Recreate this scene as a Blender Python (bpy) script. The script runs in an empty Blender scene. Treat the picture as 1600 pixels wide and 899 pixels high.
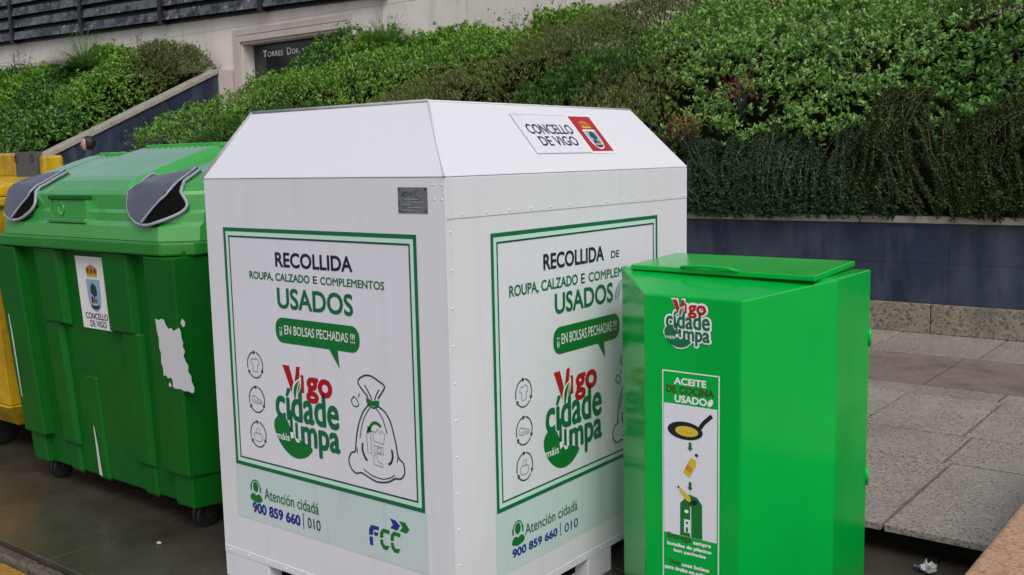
import bpy, math, random
import numpy as np
from mathutils import Vector, Matrix
from mathutils.geometry import tessellate_polygon

R = math.radians
random.seed(7)
rng = np.random.default_rng(7)
scene = bpy.context.scene
COL = scene.collection

# ------------------------------------------------------------------ camera
cam = bpy.data.cameras.new('camera')
cam.sensor_width = 36.0
cam.lens = 36.0 * 1593.57 / 1600.0
cam.clip_start, cam.clip_end = 0.05, 1500.0
cam_o = bpy.data.objects.new('camera', cam)
COL.objects.link(cam_o)
yaw, pit, roll = -0.6671, 0.1261, 0.0217
fw = Vector((math.sin(yaw) * math.cos(pit), math.cos(yaw) * math.cos(pit), -math.sin(pit)))
rt = Vector((math.cos(yaw), -math.sin(yaw), 0.0))
dn = fw.cross(rt)
r2 = math.cos(roll) * rt + math.sin(roll) * dn
d2 = -math.sin(roll) * rt + math.cos(roll) * dn
M3 = Matrix((r2, -d2, -fw)).transposed()
cam_o.matrix_world = Matrix.Translation((2.0701, -2.3104, 1.6)) @ M3.to_4x4()
scene.camera = cam_o

# ------------------------------------------------------------------ light: overcast day
SUN_EL, SUN_AZ = 46.0, 127.0          # azimuth clockwise from +Y
world = bpy.data.worlds.new('World')
scene.world = world
world.use_nodes = True
nt = world.node_tree
bg = nt.nodes['Background']
sky = nt.nodes.new('ShaderNodeTexSky')
sky.sky_type = 'NISHITA'
sky.sun_disc = False
sky.sun_elevation = R(SUN_EL)
sky.sun_rotation = R(SUN_AZ)
sky.air_density, sky.dust_density, sky.ozone_density = 1.0, 4.0, 1.0
hs = nt.nodes.new('ShaderNodeHueSaturation')
hs.inputs['Saturation'].default_value = 0.55
nt.links.new(sky.outputs['Color'], hs.inputs['Color'])
nt.links.new(hs.outputs['Color'], bg.inputs['Color'])
bg.inputs['Strength'].default_value = 0.12
sun = bpy.data.lights.new('sun', 'SUN')
sun.energy = 0.9
sun.angle = R(25)
sun.color = (1.0, 0.975, 0.94)
sun_o = bpy.data.objects.new('sun', sun)
COL.objects.link(sun_o)
sd = Vector((math.sin(R(SUN_AZ)) * math.cos(R(SUN_EL)), math.cos(R(SUN_AZ)) * math.cos(R(SUN_EL)), math.sin(R(SUN_EL))))
sun_o.rotation_euler = sd.to_track_quat('Z', 'Y').to_euler()
sun_o.location = (0, 0, 30)
vs = scene.view_settings
vs.view_transform = 'Standard'
vs.look = 'None'
vs.exposure = 0.14
vs.gamma = 1.0
vs.use_curve_mapping = False

# ------------------------------------------------------------------ materials
MATS = {}


def mat(name, col, rough=0.5, spec=0.5, metal=0.0, coat=0.0, var=0.0, vscale=6.0, bump=0.0, bscale=80.0,
        grain=None, leaf=None, dirt=None, rvar=0.0, streak=None):
    """Principled with procedural colour variation.
    grain=(colour2, scale, amount) speckle; leaf=(list of colours) random per island; dirt=(colour, scale, amount, lo, hi) stains"""
    if name in MATS:
        return MATS[name]
    m = bpy.data.materials.new(name)
    m.use_nodes = True
    N, L = m.node_tree.nodes, m.node_tree.links
    b = N['Principled BSDF']
    b.inputs['Roughness'].default_value = rough
    b.inputs['Metallic'].default_value = metal
    b.inputs['Specular IOR Level'].default_value = spec
    b.inputs['Coat Weight'].default_value = coat
    b.inputs['Coat Roughness'].default_value = 0.16
    b.inputs['Coat IOR'].default_value = 1.65
    tc = N.new('ShaderNodeTexCoord')
    rgb = N.new('ShaderNodeRGB')
    rgb.outputs[0].default_value = (*col, 1)
    out = rgb.outputs[0]

    def noise(scale, detail=4, rough_=0.6):
        n = N.new('ShaderNodeTexNoise')
        n.inputs['Scale'].default_value = scale
        n.inputs['Detail'].default_value = detail
        n.inputs['Roughness'].default_value = rough_
        L.new(tc.outputs['Object'], n.inputs['Vector'])
        return n

    def ramp(src, lo, hi):
        r = N.new('ShaderNodeMapRange')
        r.inputs['From Min'].default_value = lo
        r.inputs['From Max'].default_value = hi
        L.new(src, r.inputs['Value'])
        return r.outputs['Result']

    def mix(a, bcol, fac, mode='MIX'):
        x = N.new('ShaderNodeMix')
        x.data_type = 'RGBA'
        x.blend_type = mode
        L.new(a, x.inputs['A'])
        if isinstance(bcol, tuple):
            x.inputs['B'].default_value = (*bcol, 1)
        else:
            L.new(bcol, x.inputs['B'])
        if isinstance(fac, float):
            x.inputs['Factor'].default_value = fac
        else:
            L.new(fac, x.inputs['Factor'])
        return x.outputs['Result']

    def scaled(src, k):
        q = N.new('ShaderNodeMath')
        q.operation = 'MULTIPLY'
        L.new(src, q.inputs[0])
        q.inputs[1].default_value = k
        return q.outputs[0]

    if leaf:
        g = N.new('ShaderNodeNewGeometry')
        cr = N.new('ShaderNodeValToRGB')
        els = cr.color_ramp.elements
        while len(els) < len(leaf):
            els.new(0.5)
        for i, c in enumerate(leaf):
            els[i].position = i / (len(leaf) - 1)
            els[i].color = (*c, 1)
        L.new(g.outputs['Random Per Island'], cr.inputs['Fac'])
        out = cr.outputs['Color']
    if var:
        n = noise(vscale, 5)
        out = mix(out, tuple(c * (1 - var) for c in col) if not leaf else (0.012, 0.02, 0.008), scaled(ramp(n.outputs['Fac'], 0.35, 0.7), 1.0 if not leaf else var))
    if grain:
        c2, gs, ga = grain
        n = noise(gs, 3, 0.7)
        out = mix(out, c2, scaled(ramp(n.outputs['Fac'], 0.5, 0.62), ga))
        v = N.new('ShaderNodeTexVoronoi')
        v.inputs['Scale'].default_value = gs * 1.3
        L.new(tc.outputs['Object'], v.inputs['Vector'])
        hh = N.new('ShaderNodeHueSaturation')
        hh.inputs['Saturation'].default_value = 0.0
        L.new(v.outputs['Color'], hh.inputs['Color'])
        out = mix(out, hh.outputs['Color'], ga * 0.35, 'OVERLAY')
    if dirt:
        items = dirt if isinstance(dirt, list) else [dirt]
        for (dc, ds, da, lo, hi) in items:
            n = noise(ds, 6, 0.65)
            out = mix(out, dc, scaled(ramp(n.outputs['Fac'], lo, hi), da))
    for (dc, sxy, sz, da, lo, hi) in (streak or []):
        mp_ = N.new('ShaderNodeMapping')
        mp_.inputs['Scale'].default_value = (sxy, sxy, sz)
        L.new(tc.outputs['Object'], mp_.inputs['Vector'])
        n = noise(1.0, 5, 0.6)
        L.new(mp_.outputs['Vector'], n.inputs['Vector'])
        out = mix(out, dc, scaled(ramp(n.outputs['Fac'], lo, hi), da))
    L.new(out, b.inputs['Base Color'])
    if rvar:
        n = noise(3.0, 5)
        r = N.new('ShaderNodeMapRange')
        r.inputs['From Min'].default_value, r.inputs['From Max'].default_value = 0.35, 0.65
        r.inputs['To Min'].default_value, r.inputs['To Max'].default_value = max(0.03, rough - rvar), min(1, rough + rvar)
        L.new(n.outputs['Fac'], r.inputs['Value'])
        L.new(r.outputs['Result'], b.inputs['Roughness'])
    if bump:
        n = noise(bscale, 5)
        bp = N.new('ShaderNodeBump')
        bp.inputs['Strength'].default_value = bump
        bp.inputs['Distance'].default_value = 0.01
        L.new(n.outputs['Fac'], bp.inputs['Height'])
        L.new(bp.outputs['Normal'], b.inputs['Normal'])
    if leaf:
        tr = N.new('ShaderNodeBsdfTranslucent')
        L.new(out, tr.inputs['Color'])
        ms = N.new('ShaderNodeMixShader')
        ms.inputs['Fac'].default_value = 0.22
        L.new(b.outputs['BSDF'], ms.inputs[1])
        L.new(tr.outputs['BSDF'], ms.inputs[2])
        L.new(ms.outputs['Shader'], N['Material Output'].inputs['Surface'])
    MATS[name] = m
    return m


def island_tint(m, amt=0.25):
    """multiply base colour by a per-piece random brightness (paving slabs, tiles)"""
    N, L = m.node_tree.nodes, m.node_tree.links
    b = N['Principled BSDF']
    src = b.inputs['Base Color'].links[0].from_socket
    g = N.new('ShaderNodeNewGeometry')
    r = N.new('ShaderNodeMapRange')
    r.inputs['To Min'].default_value, r.inputs['To Max'].default_value = 1 - amt, 1 + amt
    L.new(g.outputs['Random Per Island'], r.inputs['Value'])
    x = N.new('ShaderNodeMix')
    x.data_type = 'RGBA'
    x.blend_type = 'MULTIPLY'
    x.inputs['Factor'].default_value = 1.0
    L.new(src, x.inputs['A'])
    L.new(r.outputs['Result'], x.inputs['B'])
    L.new(x.outputs['Result'], b.inputs['Base Color'])
    return m


WHITE = mat('white_paint', (0.74, 0.75, 0.81), 0.36, bump=0.03, bscale=9, dirt=[((0.50, 0.49, 0.48), 2.2, 0.22, 0.52, 0.78), ((0.35, 0.33, 0.3), 70, 0.6, 0.70, 0.77)], rvar=0.08, streak=[((0.47, 0.45, 0.42), 16, 0.9, 0.13, 0.54, 0.72), ((0.40, 0.36, 0.31), 45, 1.6, 0.22, 0.64, 0.76)])
ROOFP = mat('white_roof_paint', (0.74, 0.75, 0.81), 0.36, bump=0.03, bscale=9, dirt=[((0.62, 0.62, 0.63), 2.2, 0.2, 0.52, 0.78), ((0.45, 0.43, 0.4), 70, 0.35, 0.74, 0.79)])
LIP = mat('grey_lip', (0.40, 0.41, 0.42), 0.5, dirt=((0.25, 0.25, 0.24), 12, 0.6, 0.5, 0.7))
FILM = mat('white_film', (0.74, 0.75, 0.83), 0.28, dirt=[((0.55, 0.55, 0.58), 3, 0.15, 0.5, 0.75), ((0.30, 0.29, 0.28), 85, 0.6, 0.71, 0.78)], bump=0.04, bscale=7, rvar=0.1, streak=[((0.58, 0.58, 0.60), 18, 0.8, 0.2, 0.54, 0.72)])
TINT = mat('pale_teal_film', (0.56, 0.68, 0.70), 0.28, bump=0.04, bscale=7, dirt=((0.45, 0.52, 0.52), 3, 0.25, 0.5, 0.75), streak=[((0.42, 0.47, 0.46), 18, 0.8, 0.4, 0.54, 0.72)])
MINT = mat('mint_ink', (0.55, 0.80, 0.70), 0.3)
INK = mat('navy_ink', (0.018, 0.016, 0.045), 0.35)
GINK = mat('green_ink', (0.007, 0.145, 0.055), 0.35)
LGINK = mat('leaf_green_ink', (0.006, 0.17, 0.030), 0.35)
DGINK = mat('dark_green_ink', (0.012, 0.06, 0.045), 0.35)
RINK = mat('red_ink', (0.42, 0.008, 0.016), 0.35)
BINK = mat('blue_ink', (0.020, 0.030, 0.25), 0.35)
GREYINK = mat('grey_ink', (0.30, 0.36, 0.40), 0.4)
WINK = mat('white_ink', (0.80, 0.82, 0.84), 0.35)
YINK = mat('yellow_ink', (0.62, 0.50, 0.04), 0.35)
OINK = mat('orange_ink', (0.60, 0.22, 0.03), 0.35)
BLKINK = mat('black_ink', (0.012, 0.013, 0.016), 0.35)
BRINK = mat('brown_ink', (0.16, 0.06, 0.025), 0.4)
GOLD = mat('gold_ink', (0.55, 0.24, 0.04), 0.4)
SKYINK = mat('pale_blue_ink', (0.30, 0.42, 0.60), 0.4)
OLIVE = mat('olive_ink', (0.05, 0.075, 0.012), 0.4)
PLATE = mat('scratched_metal', (0.22, 0.23, 0.25), 0.45, metal=0.4, bump=0.2, bscale=120, dirt=((0.08, 0.08, 0.09), 60, 0.6, 0.5, 0.6))
OILG = mat('green_enamel', (0.001, 0.41, 0.052), 0.17, spec=0.28, bump=0.10, bscale=3.5, rvar=0.07, streak=[((0.001, 0.30, 0.05), 5, 0.9, 0.35, 0.5, 0.75)], dirt=[((0.002, 0.30, 0.04), 2.5, 0.5, 0.5, 0.75), ((0.25, 0.5, 0.3), 90, 0.5, 0.735, 0.78)])
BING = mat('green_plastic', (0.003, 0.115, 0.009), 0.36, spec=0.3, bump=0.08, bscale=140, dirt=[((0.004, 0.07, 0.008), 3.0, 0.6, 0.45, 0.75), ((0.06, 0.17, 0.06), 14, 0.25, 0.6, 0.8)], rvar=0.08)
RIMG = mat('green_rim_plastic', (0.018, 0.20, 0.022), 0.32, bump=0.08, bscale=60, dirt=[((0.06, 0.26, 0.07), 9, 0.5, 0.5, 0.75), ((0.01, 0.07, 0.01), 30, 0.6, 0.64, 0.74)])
LIDG = mat('green_lid_sheen', (0.040, 0.33, 0.055), 0.22, spec=0.35, coat=1.0, bump=0.04, bscale=140, dirt=[((0.16, 0.42, 0.18), 5, 0.35, 0.5, 0.8)], rvar=0.08)  # same plastic as the body; sky sheen partly put into this paler green
RUBBER = mat('dark_rubber', (0.085, 0.092, 0.125), 0.26, bump=0.1, bscale=60)
RIMGREY = mat('pale_grey_rubber', (0.30, 0.335, 0.39), 0.4)
BLACK = mat('black_plastic', (0.010, 0.010, 0.011), 0.5)
SHADEBLACK = mat('gap_shade_black', (0.004, 0.004, 0.004), 0.9, spec=0.1)  # near-black standing in for shade in gaps and openings
YEL = mat('yellow_plastic', (0.62, 0.40, 0.010), 0.4, dirt=[((0.22, 0.11, 0.01), 4, 0.8, 0.42, 0.70), ((0.10, 0.06, 0.015), 22, 0.5, 0.58, 0.7)], streak=[((0.20, 0.11, 0.02), 14, 1.2, 0.5, 0.5, 0.7)])
GREYPL = mat('grey_plastic', (0.075, 0.08, 0.08), 0.5, dirt=((0.14, 0.14, 0.13), 20, 0.5, 0.5, 0.7))
PEEL = mat('torn_white_film', (0.62, 0.63, 0.66), 0.5, dirt=[((0.30, 0.31, 0.30), 40, 0.7, 0.62, 0.72)])
NAVY = island_tint(mat('slate_blue_tile', (0.020, 0.030, 0.058), 0.34, streak=[((0.066, 0.080, 0.112), 3.5, 1.1, 0.8, 0.46, 0.70), ((0.010, 0.013, 0.024), 6, 0.7, 0.5, 0.55, 0.72)], bump=0.08, bscale=40, dirt=[((0.055, 0.06, 0.085), 2.2, 0.55, 0.45, 0.8)], rvar=0.12), 0.10)
CAP = mat('cap_stone', (0.34, 0.32, 0.28), 0.7, bump=0.2, bscale=60, dirt=[((0.14, 0.13, 0.10), 5, 0.7, 0.5, 0.75)])
GRAN = island_tint(mat('speckled_granite', (0.21, 0.178, 0.140), 0.6, grain=((0.055, 0.048, 0.04), 44, 0.95), bump=0.7, bscale=50, dirt=[((0.28, 0.235, 0.17), 34, 0.6, 0.52, 0.62), ((0.09, 0.08, 0.066), 3, 0.5, 0.5, 0.7)]), 0.12)
PINK = mat('pink_granite', (0.45, 0.26, 0.17), 0.55, grain=((0.15, 0.085, 0.06), 85, 0.8), bump=0.3, bscale=120, dirt=[((0.60, 0.42, 0.31), 110, 0.7, 0.55, 0.65)])
SLAB = island_tint(mat('grey_granite_slab', (0.335, 0.300, 0.268), 0.27, grain=((0.075, 0.066, 0.058), 78, 0.95), bump=0.25, bscale=100, dirt=[((0.50, 0.475, 0.45), 95, 0.6, 0.57, 0.66), ((0.15, 0.13, 0.11), 0.9, 0.5, 0.45, 0.72), ((0.12, 0.10, 0.085), 3.5, 0.4, 0.57, 0.74), ((0.05, 0.045, 0.04), 24, 0.6, 0.70, 0.76)], rvar=0.16), 0.13)
RIVEN = island_tint(mat('brown_riven_slab', (0.225, 0.18, 0.148), 0.32, bump=0.35, bscale=14, dirt=[((0.08, 0.06, 0.045), 5, 0.6, 0.45, 0.7)], rvar=0.12), 0.16)
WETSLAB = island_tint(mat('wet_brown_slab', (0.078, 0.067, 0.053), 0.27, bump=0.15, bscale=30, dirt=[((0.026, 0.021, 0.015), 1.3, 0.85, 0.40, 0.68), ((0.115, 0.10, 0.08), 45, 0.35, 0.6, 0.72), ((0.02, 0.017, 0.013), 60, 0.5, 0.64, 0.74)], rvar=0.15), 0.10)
KERBM = mat('dark_speckled_kerb', (0.11, 0.095, 0.07), 0.5, grain=((0.02, 0.018, 0.015), 70, 0.95), bump=0.6, bscale=90)
ASPH = mat('wet_asphalt', (0.040, 0.038, 0.036), 0.45, grain=((0.10, 0.095, 0.09), 120, 0.6), bump=0.5, bscale=160)
YLINE = mat('worn_yellow_paint', (0.42, 0.22, 0.025), 0.5, bump=0.5, bscale=160, dirt=[((0.06, 0.045, 0.02), 120, 0.9, 0.52, 0.60)])
JOINT = mat('joint_dirt', (0.022, 0.019, 0.015), 0.8)
SHADEDSOIL = mat('shaded_soil', (0.007, 0.007, 0.004), 1.0, spec=0.0, bump=0.5, bscale=20)  # earth colour taken almost to black, as painted shade between the leaves
STONE = mat('pale_wall_stone', (0.72, 0.67, 0.64), 0.75, bump=0.12, bscale=30, streak=[((0.42, 0.37, 0.33), 2.2, 0.5, 0.5, 0.52, 0.72), ((0.30, 0.18, 0.11), 3.0, 0.45, 0.6, 0.68, 0.78)], dirt=[((0.46, 0.42, 0.40), 0.7, 0.7, 0.42, 0.72), ((0.24, 0.15, 0.10), 1.6, 0.5, 0.66, 0.80)])
STONE2 = mat('trim_stone', (0.50, 0.44, 0.41), 0.7, dirt=((0.30, 0.26, 0.23), 2, 0.5, 0.45, 0.75))
SLAT = mat('dark_slat_paint', (0.085, 0.09, 0.105), 0.30, dirt=[((0.012, 0.012, 0.014), 3.5, 0.95, 0.46, 0.56), ((0.45, 0.47, 0.50), 9, 0.8, 0.60, 0.68)])
POST = mat('black_post', (0.012, 0.012, 0.014), 0.4)
DGLASS = mat('dark_glass', (0.020, 0.024, 0.026), 0.12, spec=0.6)
SIGNW = mat('sign_white', (0.80, 0.81, 0.82), 0.4)
SKIN = mat('skin', (0.48, 0.27, 0.21), 0.5)
HAIR = mat('dark_hair', (0.012, 0.008, 0.007), 0.5, bump=0.4, bscale=200)
COATM = mat('dark_coat', (0.03, 0.035, 0.05), 0.8)
LITTER = mat('crumpled_paper', (0.62, 0.64, 0.66), 0.5)


# ------------------------------------------------------------------ mesh builder
class MB:
    def __init__(self):
        self.v, self.f, self.m, self.mats, self.smooth = [], [], [], [], []

    def mi(self, m):
        if m not in self.mats:
            self.mats.append(m)
        return self.mats.index(m)

    def add(self, vs_, fs, m, smooth=False):
        o = len(self.v)
        self.v += [tuple(p) for p in vs_]
        k = self.mi(m)
        for f in fs:
            self.f.append([i + o for i in f])
            self.m.append(k)
            self.smooth.append(smooth)

    def box(self, a, b, m):
        x0, y0, z0 = a
        x1, y1, z1 = b
        self.add([(x0, y0, z0), (x1, y0, z0), (x1, y1, z0), (x0, y1, z0), (x0, y0, z1), (x1, y0, z1), (x1, y1, z1), (x0, y1, z1)],
                 [(3, 2, 1, 0), (4, 5, 6, 7), (0, 1, 5, 4), (1, 2, 6, 5), (2, 3, 7, 6), (3, 0, 4, 7)], m)

    def hexa(self, p, m):
        """8 corners: bottom 4 counter-clockwise, top 4"""
        self.add(p, [(3, 2, 1, 0), (4, 5, 6, 7), (0, 1, 5, 4), (1, 2, 6, 5), (2, 3, 7, 6), (3, 0, 4, 7)], m)

    def prism(self, poly, z0, z1, m):
        """poly [(x,y)] counter-clockwise; z0/z1 number or list"""
        n = len(poly)
        zb = z0 if isinstance(z0, (list, tuple)) else [z0] * n
        zt = z1 if isinstance(z1, (list, tuple)) else [z1] * n
        vv = [(x, y, zb[i]) for i, (x, y) in enumerate(poly)] + [(x, y, zt[i]) for i, (x, y) in enumerate(poly)]
        ff = [tuple(reversed(range(n))), tuple(range(n, 2 * n))] + [(i, (i + 1) % n, n + (i + 1) % n, n + i) for i in range(n)]
        self.add(vv, ff, m)

    def extrude_x(self, prof, x0, x1, m):
        """prof [(y,z)] closed loop, extruded along x"""
        n = len(prof)
        vv = [(x0, y, z) for y, z in prof] + [(x1, y, z) for y, z in prof]
        self.add(vv, [tuple(range(n)), tuple(reversed(range(n, 2 * n)))] + [(i, n + i, n + (i + 1) % n, (i + 1) % n) for i in range(n)], m)

    def tube(self, path, r, m, n=8, closed=False):
        P = [Vector(p) for p in path]
        rr = r if isinstance(r, (list, tuple)) else [r] * len(P)
        rings = []
        k = len(P)
        up = Vector((0.13, 0.31, 0.94))
        for i, p in enumerate(P):
            if closed:
                t = P[(i + 1) % k] - P[i - 1]
            else:
                t = P[min(i + 1, k - 1)] - P[max(i - 1, 0)]
            t.normalize()
            a = t.cross(up)
            if a.length < 1e-4:
                a = t.cross(Vector((1, 0, 0)))
            a.normalize()
            b = t.cross(a)
            rings.append([p + rr[i] * (math.cos(2 * math.pi * j / n) * a + math.sin(2 * math.pi * j / n) * b) for j in range(n)])
        vv = [q for ring in rings for q in ring]
        ff = []
        for i in range(k if closed else k - 1):
            i2 = (i + 1) % k
            for j in range(n):
                ff.append((i * n + j, i * n + (j + 1) % n, i2 * n + (j + 1) % n, i2 * n + j))
        if not closed:
            ff += [tuple(reversed(range(n))), tuple(range((k - 1) * n, k * n))]
        self.add(vv, ff, m, True)

    def lathe(self, c, axis, prof, m, n=20):
        """prof [(t along axis, radius)]"""
        ax = Vector(axis).normalized()
        a = ax.orthogonal().normalized()
        b = ax.cross(a)
        c = Vector(c)
        vv = []
        for t, r_ in prof:
            for j in range(n):
                vv.append(c + ax * t + r_ * (math.cos(2 * math.pi * j / n) * a + math.sin(2 * math.pi * j / n) * b))
        ff = []
        for i in range(len(prof) - 1):
            for j in range(n):
                ff.append((i * n + j, i * n + (j + 1) % n, (i + 1) * n + (j + 1) % n, (i + 1) * n + j))
        ff += [tuple(reversed(range(n))), tuple(range((len(prof) - 1) * n, len(prof) * n))]
        self.add(vv, ff, m, True)

    def dome(self, c, nrm, r, h, m, n=7):
        self.lathe(c, nrm, [(0, r), (h * 0.6, r * 0.8), (h, r * 0.3)], m, n)

    def build(self, name, parent=None, bevel=0.0, seg=2, loc=None):
        me = bpy.data.meshes.new(name)
        off = Vector((0, 0, 0))
        if parent is not None:
            off = BASE[parent.name]
        elif loc is not None:
            off = Vector(loc)
        me.from_pydata([tuple(Vector(p) - off) for p in self.v], [], self.f)
        for m in self.mats:
            me.materials.append(m)
        me.polygons.foreach_set('material_index', self.m)
        me.polygons.foreach_set('use_smooth', self.smooth)
        me.update()
        o = bpy.data.objects.new(name, me)
        COL.objects.link(o)
        BASE[o.name] = off
        if parent is not None:
            o.parent = parent
        elif loc is not None:
            o.location = off
        if bevel:
            md = o.modifiers.new('bevel', 'BEVEL')
            md.width = bevel
            md.segments = seg
            md.limit_method = 'ANGLE'
            md.angle_limit = R(30)
        return o


BASE = {}


def thing(name, label, cat, loc, group=None):
    o = bpy.data.objects.new(name, None)
    o.empty_display_size = 0.2
    COL.objects.link(o)
    o.location = loc
    BASE[o.name] = Vector(loc)
    return tag(o, label, cat, group)


def tag(o, label, cat=None, group=None, kind=None):
    o['label'] = label
    if cat:
        o['category'] = cat
    if group:
        o['group'] = group
    if kind:
        o['kind'] = kind
    return o


def struct(o, kind='structure'):
    o['kind'] = kind
    return o


# ------------------------------------------------------------------ flat graphics (stickers, lettering)
FONTCACHE = {}


def text_geo(s, bold):
    key = (s, bold)
    if key not in FONTCACHE:
        cu = bpy.data.curves.new('t', 'FONT')
        cu.body = s
        cu.size = 1.0
        cu.offset = bold * .5
        cu.resolution_u = 4
        o = bpy.data.objects.new('t', cu)
        COL.objects.link(o)
        dg = bpy.context.evaluated_depsgraph_get()
        me = bpy.data.meshes.new_from_object(o.evaluated_get(dg))
        vv = np.array([tuple(v.co) for v in me.vertices])[:, :2]
        ff = [tuple(p.vertices) for p in me.polygons]
        bpy.data.objects.remove(o)
        bpy.data.curves.remove(cu)
        bpy.data.meshes.remove(me)
        FONTCACHE[key] = (vv, ff)
    return FONTCACHE[key]


def catmull(pts, n=6, closed=False):
    P = [np.array(p, float) for p in pts]
    k = len(P)
    out = []
    for i in range(k if closed else k - 1):
        if closed:
            p0, p1, p2, p3 = P[i - 1], P[i], P[(i + 1) % k], P[(i + 2) % k]
        else:
            p0, p1, p2, p3 = P[max(i - 1, 0)], P[i], P[i + 1], P[min(i + 2, k - 1)]
        for t in np.linspace(0, 1, n, endpoint=False):
            out.append(0.5 * (2 * p1 + (p2 - p0) * t + (2 * p0 - 5 * p1 + 4 * p2 - p3) * t * t + (3 * p1 - p0 - 3 * p2 + p3) * t ** 3))
    if not closed:
        out.append(P[-1])
    return [tuple(p) for p in out]


class Art:
    """draws in mm on a plane: point = O + (u*ux + v*uy)/1000 + n*offset"""

    def __init__(self, O, ux, uy, sx=1.0, sy=1.0):
        self.O, self.ux, self.uy = Vector(O), Vector(ux).normalized(), Vector(uy).normalized()
        self.n = self.ux.cross(self.uy).normalized()
        self.sx, self.sy = sx, sy
        self.tx, self.ty, self.ts = 0.0, 0.0, 1.0
        self.mb = MB()

    def P(self, u, v, layer):
        u, v = self.tx + u * self.ts, self.ty + v * self.ts
        return self.O + self.ux * (u * self.sx / 1000) + self.uy * (v * self.sy / 1000) + self.n * (0.0012 + 0.0005 * layer)

    def at(self, tx=0, ty=0, ts=1.0):
        self.tx, self.ty, self.ts = tx, ty, ts
        return self

    def poly(self, pts, m, layer=1):
        if abs(sum(a[0] * b[1] - b[0] * a[1] for a, b in zip(pts, pts[1:] + pts[:1]))) < 1e-9:
            return
        tri = tessellate_polygon([[Vector((u, v, 0)) for u, v in pts]])
        fs = []
        for t in tri:
            a, b, c = (pts[i] for i in t)
            if (b[0] - a[0]) * (c[1] - a[1]) - (c[0] - a[0]) * (b[1] - a[1]) < 0:
                t = (t[0], t[2], t[1])
            fs.append(tuple(t))
        self.mb.add([self.P(u, v, layer) for u, v in pts], fs, m)

    def smooth(self, pts, m, layer=1, n=6):
        self.poly(catmull(pts, n, True), m, layer)

    def rect(self, u0, v0, u1, v1, m, layer=1):
        self.poly([(u0, v0), (u1, v0), (u1, v1), (u0, v1)], m, layer)

    def frame(self, u0, v0, u1, v1, w, m, layer=1):
        self.rect(u0, v0, u1, v0 + w, m, layer)
        self.rect(u0, v1 - w, u1, v1, m, layer)
        self.rect(u0, v0 + w, u0 + w, v1 - w, m, layer)
        self.rect(u1 - w, v0 + w, u1, v1 - w, m, layer)

    def ell(self, cu, cv, ru, rv, m, layer=1, n=32, a0=0, a1=360):
        self.poly([(cu + ru * math.cos(R(a0 + (a1 - a0) * i / n)), cv + rv * math.sin(R(a0 + (a1 - a0) * i / n))) for i in range(n if a1 - a0 == 360 else n + 1)], m, layer)

    def stroke(self, pts, w, m, layer=1, smooth=True, closed=False):
        if smooth:
            pts = catmull(pts, 5, closed)
        k = len(pts)
        Lp, Rp = [], []
        for i in range(k):
            a = pts[i - 1] if (closed or i > 0) else pts[0]
            b = pts[(i + 1) % k] if (closed or i < k - 1) else pts[-1]
            dx, dy = b[0] - a[0], b[1] - a[1]
            l = math.hypot(dx, dy) or 1
            nx, ny = -dy / l * w / 2, dx / l * w / 2
            Lp.append((pts[i][0] + nx, pts[i][1] + ny))
            Rp.append((pts[i][0] - nx, pts[i][1] - ny))
        vv = [self.P(u, v, layer) for u, v in Lp + Rp]
        self.mb.add(vv, [(k + i, k + (i + 1) % k, (i + 1) % k, i) for i in range(k if closed else k - 1)], m)

    def arc(self, cu, cv, ru, rv, a0, a1, w, m, layer=1):
        self.stroke([(cu + ru * math.cos(R(a0 + (a1 - a0) * i / 14)), cv + rv * math.sin(R(a0 + (a1 - a0) * i / 14))) for i in range(15)], w, m, layer, smooth=False)

    def text(self, s, box, m, layer=1, bold=0.0, halo=False):
        vv, ff = text_geo(s, 0.0)
        lo, hi = vv.min(0), vv.max(0)
        u0, v0, u1, v1 = box
        q = (vv - lo) / (hi - lo) * np.array([u1 - u0, v1 - v0]) + np.array([u0, v0])
        if bold <= 0:
            self.mb.add([self.P(a, b, layer) for a, b in q], ff, m)
            return
        d = bold * (v1 - v0)
        K = 12 if halo else 6
        q = (q - np.array([(u0 + u1) / 2, (v0 + v1) / 2])) * np.array([1 - 2 * d / (u1 - u0), 1 - 2 * d / (v1 - v0)]) + np.array([(u0 + u1) / 2, (v0 + v1) / 2]) if not halo else q
        for k in range(K):
            a_ = 2 * math.pi * k / K
            self.mb.add([self.P(a + d * math.cos(a_), b + d * math.sin(a_), layer + .07 * k) for a, b in q], ff, m)

    def done(self, name, parent, label=None):
        o = self.mb.build(name, parent)
        self.mb = MB()
        if label:
            o['label'] = label
        return o


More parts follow.
